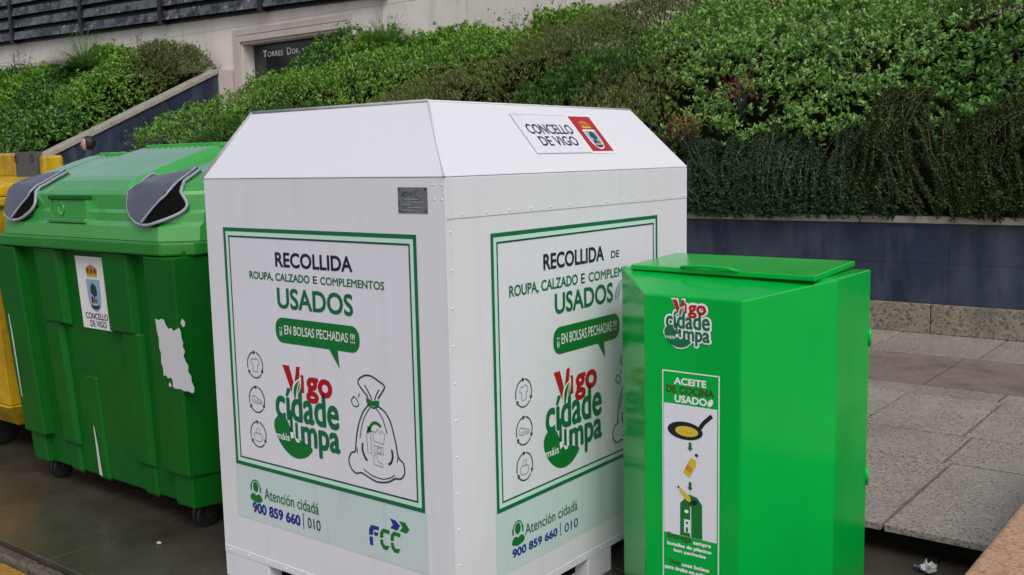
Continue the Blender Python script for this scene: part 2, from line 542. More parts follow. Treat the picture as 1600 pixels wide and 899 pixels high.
def draw_logo(A, outline=False):
    """city cleaning logo, 350 x 335 mm"""
    def body(bo, mats, ly, g):
        red, gr, blob = mats
        A.poly([(62 - g, 335 + g), (98 + g, 335 + g), (120, 272), (130, 300), (136, 335 + g), (156 + g, 337 + g), (150 + g, 290), (118, 236 - g), (108, 236 - g)], red, ly)
        A.rect(158 - g, 244 - g, 174 + g, 308 + g, red, ly)
        A.text('go', (184, 212, 322, 308), red, ly, (.05 * 96 + g) / 96, g > 0)
        A.text('cídade', (12, 132, 350, 258), gr, ly, (.032 * 126 + g) / 126, g > 0)
        A.text('mpa', (146, 18, 350, 124), gr, ly, (.04 * 106 + g) / 106, g > 0)
        A.smooth([(0 - g, 95), (6, 128 + g), (36, 146 + g), (70, 136), (88 + g, 108), (104, 88), (140, 68 + g), (180, 58), (206 + g, 44), (188, 22 - g), (160, 6 - g), (122, -2 - g), (84, 4 - g), (48, 24), (18, 56)], blob, ly)
        A.rect(88 - g, 92, 104 + g, 172 + g, gr, ly)
        A.rect(116 - g, 72, 131 + g, 130 + g, gr, ly)
    if outline:
        body(0.0, (WINK, WINK, WINK), 2, 10)
        body(0.0, (RINK, GINK, GINK), 4, 0)
        t = 5
    else:
        body(0.0, (RINK, GINK, LGINK), 2, 0)
        t = 3
    A.smooth([(110, 240), (120, 275), (148, 292), (160, 300), (158, 268), (146, 244), (128, 222)], WINK, t)
    A.smooth([(118, 240), (126, 268), (150, 286), (152, 262), (140, 242), (130, 220), (126, 205)], LGINK, t + 1)
    A.stroke([(130, 216), (138, 250), (150, 282)], 4, WINK, t + 2)
    A.poly([(88, 92), (104, 92), (108, 74), (92, 66)], WINK, t)
    A.poly([(112, 92), (118, 72), (131, 72), (140, 60), (122, 58), (110, 74)], WINK, t)
    A.text('máis', (8, 56, 84, 82), WINK, t, 0.02)


def draw_crest(A, u0, v0, w, h, ly=2, white=True):
    """crowned shield, simplified"""
    cx = u0 + w / 2
    sh = 0.66 * h
    def shield(k, m, l):
        a, b = w * 0.5 * k, sh * k
        cy = v0 + sh * 0.52
        A.smooth([(cx - a, cy + b * .46), (cx - a, cy + b * .3), (cx - a * .98, cy - b * .1), (cx - a * .7, cy - b * .40), (cx, cy - b * .52), (cx + a * .7, cy - b * .40), (cx + a * .98, cy - b * .1), (cx + a, cy + b * .3), (cx + a, cy + b * .46), (cx, cy + b * .47)], m, l)
    shield(1.0, WINK if white else SKYINK, ly)
    shield(0.84, SKYINK, ly + 1)
    A.smooth([(cx - .32 * w, v0 + .2 * sh), (cx, v0 + .26 * sh), (cx + .32 * w, v0 + .2 * sh), (cx + .2 * w, v0 + .1 * sh), (cx, v0 + .07 * sh), (cx - .2 * w, v0 + .1 * sh)], BINK, ly + 2)
    A.ell(cx, v0 + .24 * sh, .26 * w, .045 * sh, YINK, ly + 3)
    A.rect(cx - .04 * w, v0 + .26 * sh, cx + .05 * w, v0 + .6 * sh, BRINK, ly + 3)
    A.smooth([(cx - .22 * w, v0 + .6 * sh), (cx - .16 * w, v0 + .8 * sh), (cx, v0 + .88 * sh), (cx + .2 * w, v0 + .78 * sh), (cx + .24 * w, v0 + .55 * sh), (cx + .05 * w, v0 + .48 * sh)], DGINK, ly + 4)
    A.rect(cx - .22 * w, v0 + .27 * sh, cx - .08 * w, v0 + .46 * sh, INK, ly + 4)
    A.rect(cx + .1 * w, v0 + .27 * sh, cx + .2 * w, v0 + .4 * sh, BRINK, ly + 4)
    cb = v0 + sh * 1.06
    A.poly([(cx - .36 * w, cb), (cx + .36 * w, cb), (cx + .44 * w, cb + .16 * h), (cx + .26 * w, cb + .22 * h), (cx, cb + .25 * h), (cx - .26 * w, cb + .22 * h), (cx - .44 * w, cb + .16 * h)], GOLD, ly)
    for k in (-.28, 0, .28):
        A.ell(cx + k * w, cb + .13 * h, .09 * w, .055 * h, BRINK if not white else RINK, ly + 1, 12)
    A.rect(cx - .02 * w, cb + .25 * h, cx + .02 * w, cb + .31 * h, GOLD, ly)
    A.rect(cx - .37 * w, cb, cx + .37 * w, cb + .04 * h, YINK, ly + 1)


# ================================================================== SETTING
# ground far out, one sheet with the road at -0.06
g = MB()
g.add([(-400, -400, -0.06), (400, -400, -0.06), (400, 400, -0.06), (-400, 400, -0.06)], [(0, 1, 2, 3)], ASPH)
struct(g.build('road'))
g = MB()
g.box((-30, -0.80, -0.058), (1.25, -0.405, -0.054), YLINE)
struct(g.build('yellow_road_line'))

# low platform the containers stand on: wet slabs with open joints
g = MB()
g.box((-30, -0.335, -0.3), (12, 1.9, -0.016), JOINT)
xs = [-30, -26, -22, -18, -14, -11, -8, -6.4, -4.9, -3.42, -1.945, -0.47, 1.0, 2.5, 4, 6, 9, 12]
for i in range(len(xs) - 1):
    for (ya, yb) in ((-0.34, 0.92), (0.926, 1.9)):
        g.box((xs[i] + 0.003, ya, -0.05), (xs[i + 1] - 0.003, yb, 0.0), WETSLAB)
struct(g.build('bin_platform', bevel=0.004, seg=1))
g = MB()
for i in range(30):
    g.box((-30 + i * 1.4 + 0.004, -0.40, -0.3), (-30 + i * 1.4 + 1.396, -0.3425, -0.022), KERBM)
struct(g.build('platform_kerb', bevel=0.012, seg=2))

# raised pavement
g = MB()
g.box((-30, 1.80, -0.3), (30, 6.2, 0.108), JOINT)


def slab_row(y0, y1, cuts, m, over=0.0):
    for a, b in zip(cuts, cuts[1:]):
        g.box((a + 0.008, y0 + 0.011, 0.102), (b - 0.008, y1 - 0.011, 0.13 + random.uniform(-0.001, 0.0015)), m)


def cuts(start, step, x0=-28, x1=28):
    out, k = [], math.floor((x0 - start) / step)
    while start + k * step < x1:
        out.append(start + k * step)
        k += 1
    return out


slab_row(1.63, 2.62, cuts(0.80, 1.06), SLAB)
slab_row(2.62, 3.13, cuts(0.765, 0.53), SLAB)
slab_row(3.13, 3.98, cuts(0.72, 0.53), SLAB)
slab_row(3.98, 4.22, cuts(0.69, 0.95), SLAB)
slab_row(4.22, 5.22, cuts(0.20, 0.98), RIVEN)
slab_row(5.22, 6.12, cuts(0.28, 0.78), SLAB)
struct(g.build('pavement', bevel=0.0015, seg=1))

# soil bank of both planters (hidden below the leaves)
PROF_R = [(6.15, 0.98), (6.2, 1.95), (6.6, 2.08), (7, 2.25), (8, 2.85), (9.5, 3.40), (11.3, 3.62)]
PROF_L = [(6.15, 1.30), (6.2, 1.70), (7.2, 2.25), (8, 2.72), (9, 3.35), (9.8, 3.85), (11.3, 4.00)]


def prof(P, y):
    return np.interp(y, [a for a, b in P], [b for a, b in P])


def waves(x, y, seed, sc):
    r_ = np.random.default_rng(seed)
    s = 0
    for k in range(7):
        a = r_.uniform(0, 6.28)
        fq = sc * r_.uniform(0.6, 2.2)
        s = s + np.sin(fq * (x * math.cos(a) + y * math.sin(a)) + r_.uniform(0, 6.28)) / 7
    return s * 1.6


def canopy(P, x, y):
    return prof(P, y) + 0.10 * waves(x, y, 3, 1.6) + 0.05 * waves(x, y, 5, 4.5)


for nm, x0, x1, P, dz in (('right', -11.95, 14.0, PROF_R, 0.42), ('left', -30.0, -16.25, PROF_L, 0.42)):
    g = MB()
    X = np.concatenate([np.linspace(x0, x0 + 1.5, 14), np.linspace(x0 + 1.6, x1 - 1.6, 50), np.linspace(x1 - 1.5, x1, 14)])
    Yv = np.array([6.42, 6.5, 6.7, 7, 7.5, 8, 8.5, 9, 9.5, 10, 10.6, 11.28])
    vv, ff = [], []
    for yv in Yv:
        for xv in X:
            z = float(prof(P, yv)) - dz
            if yv < 6.48:
                z = 0.6
            if nm == 'left':
                z = min(z, 1.845 + (yv - 7.16) * .448 - .25 + 1.2 * (-16.25 - xv))
            else:
                z = min(z, .9 + .55 * (yv - 6.15) + 1.8 * (xv + 12.25) - .2)
            vv.append((xv, yv + (0.25 if yv < 6.8 else 0), max(z, 0.6)))
    n = len(X)
    for i in range(len(Yv) - 1):
        for j in range(n - 1):
            ff.append((i * n + j, i * n + j + 1, (i + 1) * n + j + 1, (i + 1) * n + j))
    g.add(vv, ff, SHADEDSOIL, True)
    o = struct(g.build('soil_bank'))

# ------------------------------------------------------------------ planter walls
def planter_front(label, x0, x1):
    t = thing('planter_wall', label, 'wall', ((x0 + x1) / 2, 6.14, 0.13))
    g = MB()
    g.box((x0, 6.15, -0.2), (x1, 6.36, 1.012), JOINT)
    k = int(round((x1 - x0) / 1.15))
    for i in range(k):
        a, b = x0 + (x1 - x0) * i / k, x0 + (x1 - x0) * (i + 1) / k
        for z0, z1 in ((0.37, 0.69), (0.692, 1.012)):
            g.box((a + 0.0008, 6.135, z0), (b - 0.0008, 6.149, z1), NAVY)
    g.build('tiled_face', t)
    g = MB()
    k = int(round((x1 - x0) / 1.28))
    for i in range(k):
        a, b = x0 + (x1 - x0) * i / k, x0 + (x1 - x0) * (i + 1) / k
        g.box((a + 0.003, 6.085, 0.1315), (b - 0.003, 6.134, 0.368), GRAN)
    g.build('granite_plinth', t, bevel=0.006)
    g = MB()
    k = int(round((x1 - x0) / 1.6))
    for i in range(k):
        a, b = x0 + (x1 - x0) * i / k, x0 + (x1 - x0) * (i + 1) / k
        g.box((a + 0.002, 6.10, 1.0135), (b - 0.002, 6.40, 1.072), CAP)
    g.build('coping', t, bevel=0.006)


planter_front('long dark blue tiled planter wall with a granite plinth below the trailing shrubs', -11.9, 13.9)
planter_front('dark blue tiled planter wall on the far side of the stairs, behind the yellow container', -30.0, -16.3)

# sloping stair wall (faces +X), stair side of the right planter
t = thing('stair_wall', 'sloping dark blue tiled stair wall with a pale stone coping, climbing to the building', 'wall', (-16.1, 9, 0.1))
g = MB()
ya, yb = 6.3, 10.92


def zt(y):
    return 1.845 + (y - 7.16) * (3.53 - 1.845) / (10.92 - 7.16)


g.hexa([(-16.25, ya, 0.1), (-16.02, ya, 0.1), (-16.02, yb, 0.1), (-16.25, yb, 0.1), (-16.25, ya, zt(ya) - .06), (-16.02, ya, zt(ya) - .06), (-16.02, yb, zt(yb) - .06), (-16.25, yb, zt(yb) - .06)], JOINT)
for i in range(4):
    a, b = ya + (yb - ya) * i / 4, ya + (yb - ya) * (i + 1) / 4
    for kz in range(3):
        def zz(y, q):
            return 0.12 + (zt(y) - 0.075 - 0.12) * q / 3
        q0, q1 = kz, kz + 1
        g.hexa([(-16.018, a + .002, zz(a, q0) + .002), (-16.0, a + .002, zz(a, q0) + .002), (-16.0, b - .002, zz(b, q0) + .002), (-16.018, b - .002, zz(b, q0) + .002),
                (-16.018, a + .002, zz(a, q1)), (-16.0, a + .002, zz(a, q1)), (-16.0, b - .002, zz(b, q1)), (-16.018, b - .002, zz(b, q1))], NAVY)
g.build('tiled_face', t)
g = MB()
for i in range(3):
    a, b = ya + (yb - ya) * i / 3, ya + (yb - ya) * (i + 1) / 3
    g.hexa([(-16.29, a, zt(a) - .058), (-15.96, a, zt(a) - .058), (-15.96, b - .006, zt(b) - .058), (-16.29, b - .006, zt(b) - .058),
            (-16.29, a, zt(a) + .035), (-15.96, a, zt(a) + .035), (-15.96, b - .006, zt(b) + .035), (-16.29, b - .006, zt(b) + .035)], CAP)
g.build('coping', t, bevel=0.008)
g = MB()
g.box((-16.32, 10.925, 0.1), (-15.95, 11.29, 3.56), STONE2)
g.build('end_pillar', t, bevel=0.01)

g = MB()
for i in range(11):
    g.box((-15.98, 6.3 + i * 0.44, -0.2), (-12.0, 11.6, 0.13 + 0.16 * (i + 1)), SLAB)
struct(g.build('stairs', bevel=0.008, seg=1))
t2 = MB()
t2.hexa([(-11.99, 6.37, 0.1), (-11.905, 6.37, 0.1), (-11.905, 11.25, 0.1), (-11.99, 11.25, 0.1), (-11.99, 6.37, 1.0), (-11.905, 6.37, 1.0), (-11.905, 11.25, 3.0), (-11.99, 11.25, 3.0)], NAVY)
tag(t2.build('stair_wall', loc=(-11.95, 9, 0.1)), 'dark tiled side wall of the right planter hidden beside the stairs', 'wall')

# ------------------------------------------------------------------ building behind
bl = thing('building', 'pale stone building wall with a framed entrance recess, above the planted banks', 'building', (-10, 11.3, 0))
YW = 11.3


def bottom_louvre(x):
    return 4.62 + (-13.2 - x) * 0.0225


g = MB()
ops = [(-15.62, -12.6, 1.8, 4.06), (-24.4, -21.2, 1.8, 4.02)]


def wall_piece(x0, x1, z0, z1):
    g.box((x0, YW, z0), (x1, YW + 0.5, z1), STONE)


# wall panels (one course above another, thin joints)
xx = [-44, -24.4, -21.2, -15.62, -12.6, 16]
for a, b in zip(xx, xx[1:]):
    op = [o for o in ops if abs(o[0] - a) < 1e-6]
    if op:
        wall_piece(a, b, op[0][3], 6.8)
    else:
        wall_piece(a, b, 0, 6.8)
# panel joints as shallow strips of shadow: real grooves are modelled as thin dark battens set in
for z in (3.2, 4.42):
    g.box((-44, YW - 0.003, z), (-24.6, YW + 0.01, z + 0.012), STONE2)
    g.box((-21.0, YW - 0.003, z), (-15.95, YW + 0.01, z + 0.012), STONE2)
    if z > 4.2:
        g.box((-15.9, YW - 0.003, z), (16, YW + 0.01, z + 0.012), STONE2)
    else:
        g.box((-12.3, YW - 0.003, z), (16, YW + 0.01, z + 0.012), STONE2)
for x in np.arange(-30, 16, 2.05):
    if not (-16.0 < x < -12.2 or -24.7 < x < -20.9):
        g.box((x, YW - 0.0034, 1.5), (x + 0.02, YW + 0.01, 6.7), STONE2)
g.build('wall', bl)
for (x0, x1, z0, z1) in ops:
    f = MB()
    # stepped surround
    for k, (w, d) in enumerate(((0.30, -0.03), (0.16, -0.06))):
        f.box((x0 - w, YW + d, z0), (x0 - w + 0.12, YW + 0.02, z1 + w), STONE2)
        f.box((x1 + w - 0.12, YW + d, z0), (x1 + w, YW + 0.02, z1 + w), STONE2)
        f.box((x0 - w + 0.121, YW + d, z1 + w - 0.12), (x1 + w - 0.121, YW + 0.02, z1 + w), STONE2)
    f.build('entrance_frame', bl, bevel=0.008)
    d = MB()
    d.box((x0 + 0.002, YW + 0.28, z0), (x1 - 0.002, YW + 0.32, z1 - 0.002), DGLASS)
    d.build('dark_glass_panel', bl)
s = Art((-15.32, YW + 0.279, 3.79), (1, 0, 0), (0, 0, 1))
s.text('T', (0, 0, 130, 140), SIGNW, 1, 0.05)
s.text('ORRES', (140, 0, 640, 105), SIGNW, 1, 0.02)
s.done('sign_lettering', bl)
s.text('D', (760, 0, 890, 140), SIGNW, 1, 0.02)
s.text('OR', (905, 0, 1120, 105), SIGNW, 1, 0.02)
s.done('sign_lettering', bl)

# louvre screen over the wall
ls = thing('louvre_screen', 'dark horizontal slatted louvre screen with white wear marks, over the pale building wall', 'screen', (-20, YW, 4.9))
posts = [-31.5, -28.2, -24.9, -21.5, -18.2, -14.75, -11.4]
for a, b in zip(posts, posts[1:]):
    g = MB()
    for k in range(6):
        za, zb = bottom_louvre(a) + 0.04 + k * 0.30, bottom_louvre(b) + 0.04 + k * 0.30
        g.hexa([(a + .07, YW - .20, za), (b - .07, YW - .20, zb), (b - .07, YW - .12, zb + .03), (a + .07, YW - .12, za + .03),
                (a + .07, YW - .15, za + .21), (b - .07, YW - .15, zb + .21), (b - .07, YW - .08, zb + .23), (a + .07, YW - .08, za + .23)], SLAT)
    g.build('slat_panel', ls, bevel=0.008, seg=1)
for x in posts:
    g = MB()
    g.box((x - .065, YW - .22, bottom_louvre(x) - 0.03), (x + .065, YW - .02, 6.9), POST)
    g.build('post', ls)
g = MB()
a, b = -31.5, -11.4
g.hexa([(a, YW - .04, bottom_louvre(a) - .02), (b, YW - .04, bottom_louvre(b) - .02), (b, YW - .004, bottom_louvre(b) - .02), (a, YW - .004, bottom_louvre(a) - .02),
        (a, YW - .04, 6.9), (b, YW - .04, 6.9), (b, YW - .004, 6.9), (a, YW - .004, 6.9)], POST)
g.build('backing', ls)

# ------------------------------------------------------------------ planting
def leaf_mesh(name, base, axis, spin, length, width, fold, mats, pick):
    """base (n,3) leaf foot, axis (n,3) unit direction, spin (n,3) rough normal; quads folded on the midrib"""
    n = len(base)
    side = np.cross(axis, spin)
    side /= np.linalg.norm(side, axis=1)[:, None] + 1e-9
    nrm = np.cross(side, axis)
    L_, W_ = length[:, None], width[:, None]
    tip = base + axis * L_
    mid = base + axis * L_ * 0.55 + nrm * W_ * fold
    v = np.stack([base, mid + side * W_ * 0.5, tip, mid - side * W_ * 0.5], 1).reshape(-1, 3)
    me = bpy.data.meshes.new(name)
    me.vertices.add(4 * n)
    me.vertices.foreach_set('co', v.astype(np.float32).ravel())
    me.loops.add(4 * n)
    me.loops.foreach_set('vertex_index', np.arange(4 * n, dtype=np.int32))
    me.polygons.add(n)
    me.polygons.foreach_set('loop_start', np.arange(0, 4 * n, 4, dtype=np.int32))
    for m in mats:
        me.materials.append(m)
    me.polygons.foreach_set('material_index', pick.astype(np.int32))
    me.update(calc_edges=True)
    me.validate()
    return me


def unit(a):
    return a / (np.linalg.norm(a, axis=1)[:, None] + 1e-9)


LEAFM = {
    'glossy': mat('glossy_leaf', (0.06, 0.14, 0.03), 0.36, spec=0.35, leaf=[(0.05, 0.14, 0.03), (0.14, 0.33, 0.055), (0.24, 0.44, 0.085), (0.36, 0.50, 0.17)], var=0.28, vscale=1.6),
    'privet': mat('privet_leaf', (0.06, 0.13, 0.02), 0.42, spec=0.28, leaf=[(0.045, 0.135, 0.021), (0.124, 0.282, 0.036), (0.207, 0.393, 0.054), (0.310, 0.460, 0.090)], var=0.19, vscale=1.8),
    'mixed': mat('mixed_leaf', (0.05, 0.11, 0.03), 0.45, spec=0.28, leaf=[(0.021, 0.075, 0.016), (0.061, 0.170, 0.034), (0.104, 0.246, 0.046), (0.173, 0.320, 0.068)], var=0.25, vscale=1.2),
    'lime': mat('lime_leaf', (0.09, 0.18, 0.02), 0.45, spec=0.28, leaf=[(0.081, 0.194, 0.019), (0.146, 0.334, 0.029), (0.242, 0.439, 0.049)], var=0.14, vscale=2),
    'heath': mat('heath_leaf', (0.06, 0.08, 0.03), 0.6, spec=0.2, leaf=[(0.075, 0.115, 0.030), (0.125, 0.20, 0.048), (0.18, 0.26, 0.068), (0.26, 0.25, 0.10)], var=0.2, vscale=2.2),
    'conifer': mat('conifer_leaf', (0.03, 0.08, 0.02), 0.5, spec=0.28, leaf=[(0.027, 0.080, 0.017), (0.057, 0.157, 0.027), (0.106, 0.242, 0.036)], var=0.25, vscale=2.2),
    'trail': mat('trailing_leaf', (0.02, 0.05, 0.025), 0.5, spec=0.12, leaf=[(0.016, 0.042, 0.019), (0.028, 0.072, 0.031), (0.047, 0.109, 0.047), (0.078, 0.151, 0.068)], var=0.17, vscale=1.5),
    'olive': mat('olive_trailing_leaf', (0.02, 0.05, 0.015), 0.5, spec=0.12, leaf=[(0.012, 0.028, 0.008), (0.028, 0.055, 0.014), (0.05, 0.085, 0.022), (0.085, 0.115, 0.035)]),
    'olive_young': mat('olive_young_leaf', (0.1, 0.14, 0.04), 0.5, spec=0.12, leaf=[(0.06, 0.085, 0.025), (0.10, 0.14, 0.04), (0.16, 0.19, 0.07)]),
    'young': mat('young_trailing_leaf', (0.06, 0.1, 0.06), 0.5, spec=0.12, leaf=[(0.04, 0.075, 0.045), (0.075, 0.12, 0.075), (0.11, 0.16, 0.09)]),
    'red': mat('red_leaf', (0.20, 0.03, 0.02), 0.5, spec=0.28, leaf=[(0.110, 0.024, 0.012), (0.243, 0.048, 0.024), (0.331, 0.108, 0.048)]),
    'dry': mat('dry_leaf', (0.15, 0.10, 0.05), 0.6, spec=0.28, leaf=[(0.086, 0.062, 0.031), (0.200, 0.140, 0.062), (0.316, 0.234, 0.113)]),
    'grass': mat('grass_blade', (0.09, 0.18, 0.04), 0.45, leaf=[(0.066, 0.157, 0.034), (0.119, 0.257, 0.052), (0.223, 0.372, 0.103)]),
}
TWIG = mat('twig', (0.075, 0.074, 0.058), 0.8)
BARK = mat('bark', (0.060, 0.045, 0.034), 0.8, bump=0.3, bscale=60)

# style: whorls per m2, leaves per whorl, length, width, spread (0 upright..1 flat), layers, minor material and share
STYLE = {
    'glossy': dict(d=400, k=7, L=.049, W=.021, spread=.75, minor=('lime', .06), bulge=.34),
    'privet': dict(d=400, k=5, L=.048, W=.022, spread=.7, minor=('lime', .15), bulge=.28),
    'mixed': dict(d=320, k=6, L=.060, W=.028, spread=.8, minor=('lime', .10), bulge=.34),
    'lime': dict(d=300, k=6, L=.066, W=.030, spread=.7, minor=('privet', .25), bulge=.34),
    'heath': dict(d=520, k=6, L=.050, W=.012, spread=.55, minor=('dry', .10), bulge=.36),
    'conifer': dict(d=480, k=7, L=.060, W=.012, spread=.6, minor=('lime', .05), bulge=.34),
}

# (style, x, y, lift, label)
RIGHT = [
    ('privet', -11.5, 6.75, .02, 'low bright green shrub at the left front corner of the bank, above the green container'),
    ('privet', -10.2, 7.6, .05, 'bright green small-leaved shrub on the bank right of the stairs, behind the white container roof'),
    ('conifer', -9.4, 6.6, .02, 'dark flat shrub along the front of the bank just over the white roof edge'),
    ('mixed', -10.9, 9.7, .16, 'taller blue-green shrub hiding the end of the entrance sign'),
    ('privet', -8.9, 8.3, .02, 'bright green shrub in the middle of the bank below the grass tuft'),
    ('lime', -10.3, 9.7, .0, 'light green leafy shrub between the entrance and the grass tuft'),
    ('lime', -8.3, 9.8, .0, 'light yellow-green leafy shrub at the wall right of the grass tuft'),
    ('privet', -7.4, 8.9, .02, 'small-leaved green shrub with yellow leaves left of the brownish heath'),
    ('heath', -6.7, 7.1, -.02, 'dark brown twiggy shrub with reddish stems behind the roof peak'),
    ('lime', -6.5, 9.9, .10, 'bright lime green shrub under the tall bare stems at the wall'),
    ('heath', -5.4, 8.5, .06, 'broad brownish green heath shrub in the middle of the bank'),
    ('heath', -4.9, 9.9, .20, 'taller brownish twiggy shrub against the building wall'),
    ('conifer', -4.5, 7.3, .05, 'dark green needle-leaved shrub behind the town hall sticker'),
    ('heath', -3.75, 6.75, -.10, 'low rusty brown shrub beside the dark needle-leaved one'),
    ('glossy', -3.35, 8.3, .06, 'glossy-leaved shrub right of the brownish heath, halfway up the bank'),
    ('glossy', -3.3, 9.9, .16, 'glossy bright green shrub at the top of the bank right of the bare twigs'),
    ('glossy', -2.5, 7.25, .10, 'glossy-leaved shrub low on the bank above the white container right corner'),
    ('glossy', -1.95, 8.9, .10, 'large glossy-leaved shrub high on the bank, second from the right edge'),
    ('glossy', -1.4, 7.5, .10, 'glossy light green shrub spilling over the dark trailing shrub'),
    ('mixed', -1.0, 9.9, .10, 'green shrub at the top right of the bank against the frame top'),
    ('glossy', -.45, 8.4, .10, 'glossy green shrub high at the right edge of the picture'),
    ('mixed', .1, 7.3, -.12, 'darker green shrub low at the right edge of the picture'),
    ('glossy', 1.2, 8.4, .1, 'glossy shrub on the bank just past the right edge of the picture'),
    ('mixed', 2.5, 7.3, .0, 'low dark green shrub outside the picture, nearest the wall on the right'),
    ('glossy', 2.9, 9.4, .1, 'glossy shrub outside the picture, high on the bank at the right'),
    ('mixed', 4.4, 8.2, .0, 'farthest green shrub on the bank outside the picture at the right'),
]
LEFT = [
    ('mixed', -17.0, 7.3, .0, 'dark green shrub along the foot of the sloping stair wall coping'),
    ('mixed', -18.9, 7.3, .0, 'dark green shrub low on the left bank above the yellow container'),
    ('mixed', -21.0, 7.6, .0, 'dark green shrub low at the left edge of the picture'),
    ('privet', -17.2, 9.0, .0, 'mid green shrub beside the upper stair wall coping'),
    ('mixed', -19.2, 8.8, .05, 'dark leafy shrub in the middle of the left bank'),
    ('lime', -20.9, 9.3, -.05, 'bright green shrub beside the small framed recess on the left'),
    ('lime', -18.9, 10.2, .05, 'yellow-green shrub around the base of the pampas tuft on the left bank'),
    ('heath', -16.9, 10.3, .10, 'brownish green shrub at the top of the stair wall by the stone pillar'),
    ('mixed', -22.8, 9.4, -.1, 'green shrub at the left edge under the slatted screen'),
    ('mixed', -24.0, 7.8, -.1, 'dark green shrub just past the left edge of the picture'),
]


def plant_bank(shrubs, P, x0, x1, y0, y1, scale, grp, dens, lim):
    C = np.array([(s[1], s[2]) for s in shrubs])
    lift = np.array([s[3] for s in shrubs])
    for i, (style, sx, sy, lf, label) in enumerate(shrubs):
        S = STYLE[style]
        rad = 1.5
        area = (2 * rad) ** 2
        n = int(area * S['d'] * dens)
        px = sx + rng.uniform(-rad, rad, n)
        py = sy + rng.uniform(-rad, rad, n)
        wx_, wy_ = px + .14 * waves(px, py, 11, 5.0), py + .14 * waves(px, py, 12, 5.0)
        jr = np.random.default_rng(int(abs(sx) * 1000))
        wx_, wy_ = wx_ + jr.normal(0, .10, n), wy_ + jr.normal(0, .10, n)
        d2 = (wx_[:, None] - C[None, :, 0]) ** 2 + (wy_[:, None] - C[None, :, 1]) ** 2
        own = d2[:, i].copy()
        d2[:, i] = 1e9
        keep = (own < d2.min(1)) & (px > x0) & (px < x1) & (py > y0) & (py < y1)
        px, py = px[keep], py[keep]

        def surf(a, b):
            r2_ = (a - sx) ** 2 + (b - sy) ** 2
            return lim(a, b, canopy(P, a, b)) + lf * np.exp(-r2_ / .5) + S['bulge'] * (0.45 - np.minimum(r2_, 1.4)) * .7 + 0.085 * waves(a, b, 20 + i, 8.0) + .05 * waves(a, b, 40 + i, 19.0)
        pz = surf(px, py)
        e = .06
        nx = -(surf(px + e, py) - surf(px - e, py)) / (2 * e)
        ny = -(surf(px, py + e) - surf(px, py - e)) / (2 * e)
        N_ = unit(np.stack([nx, ny, np.ones_like(nx)], 1))
        n = len(px)
        depth = np.where(rng.random(n) < .5, rng.uniform(-.02, .05, n), rng.uniform(.05, .26, n))
        cl = waves(px, py, 60 + i, 12.0)
        depth -= .10 * np.maximum(0, cl) ** 1.5
        stick = rng.random(n) < .06
        depth[stick] -= rng.uniform(.03, .17, stick.sum())
        if P is PROF_R and style in ('glossy', 'mixed'):
            hang = (py < 6.75) & (waves(px, py * .3, 77, 3.2) > .18)
            pz = pz - np.where(hang, rng.uniform(0, .62, n), 0)
            py = np.where(hang, py - rng.uniform(.05, .22, n), py)
        pos = np.stack([px, py, pz], 1) - N_ * depth[:, None]
        ax = unit(N_ * .8 + np.array([0, -.15, .5]) + rng.normal(0, .33, (n, 3)))
        k = S['k']
        pos = np.repeat(pos, k, 0)
        axr = np.repeat(ax, k, 0)
        rnd = rng.normal(0, 1, (n * k, 3))
        tang = unit(np.cross(axr, rnd))
        sp = S['spread'] * rng.uniform(.65, 1.25, n * k)[:, None]
        dirn = unit(axr * (1.05 - sp * .75) + tang * sp)
        foot = pos + dirn * .004 + axr * rng.uniform(-.02, .02, (n * k, 1)) * scale
        ln = S['L'] * scale * rng.uniform(.65, 1.2, n * k)
        wd = S['W'] * scale * rng.uniform(.75, 1.2, n * k)
        pick = (rng.random(n * k) < S['minor'][1]).astype(int)
        t = thing('shrub', label, 'shrub', (sx, sy, float(prof(P, sy)) - .5), grp)
        me = leaf_mesh('foliage', foot - np.array(t.location), dirn, axr + .3 * rnd, ln, wd, .18, [LEAFM[style], LEAFM[S['minor'][0]]], pick)
        o = bpy.data.objects.new('foliage', me)
        COL.objects.link(o)
        o.parent = t
        # branches
        b = MB()
        for q in range(22):
            a = random.uniform(0, 6.28)
            rr = random.uniform(.15, .75)
            ex, ey = sx + rr * math.cos(a), sy + rr * math.sin(a)
            if ey > y1 - .05 or not (x0 < ex < x1):
                continue
            ey = max(ey, y0 + .05)
            ez = float(surf(np.array([ex]), np.array([ey]))[0]) - .05 + (.16 if (style == 'heath' and q < 9) else 0)
            base = Vector((sx, sy, t.location.z))
            end = Vector((ex, ey, ez))
            mid = base.lerp(end, .55) + Vector((0, 0, .08))
            b.tube([base, mid, end], [.012, .008, .003], BARK, 5)
        b.build('branches', t)


plant_bank(RIGHT, PROF_R, -12.05, 5.8, 6.2, 11.2, 1.0, 'shrubs on the right bank', 1.5, lambda a, b, z: np.minimum(z, 1.05 + .55 * (b - 6.15) + 2.2 * (a + 12.25 - .17 * (b - 6.2))))
plant_bank(LEFT, PROF_L, -26.5, -16.3, 6.3, 11.2, 1.35, 'shrubs on the left bank', 1.7, lambda a, b, z: np.minimum(z, zt(b) + .04 + 1.1 * (-16.25 - a)))


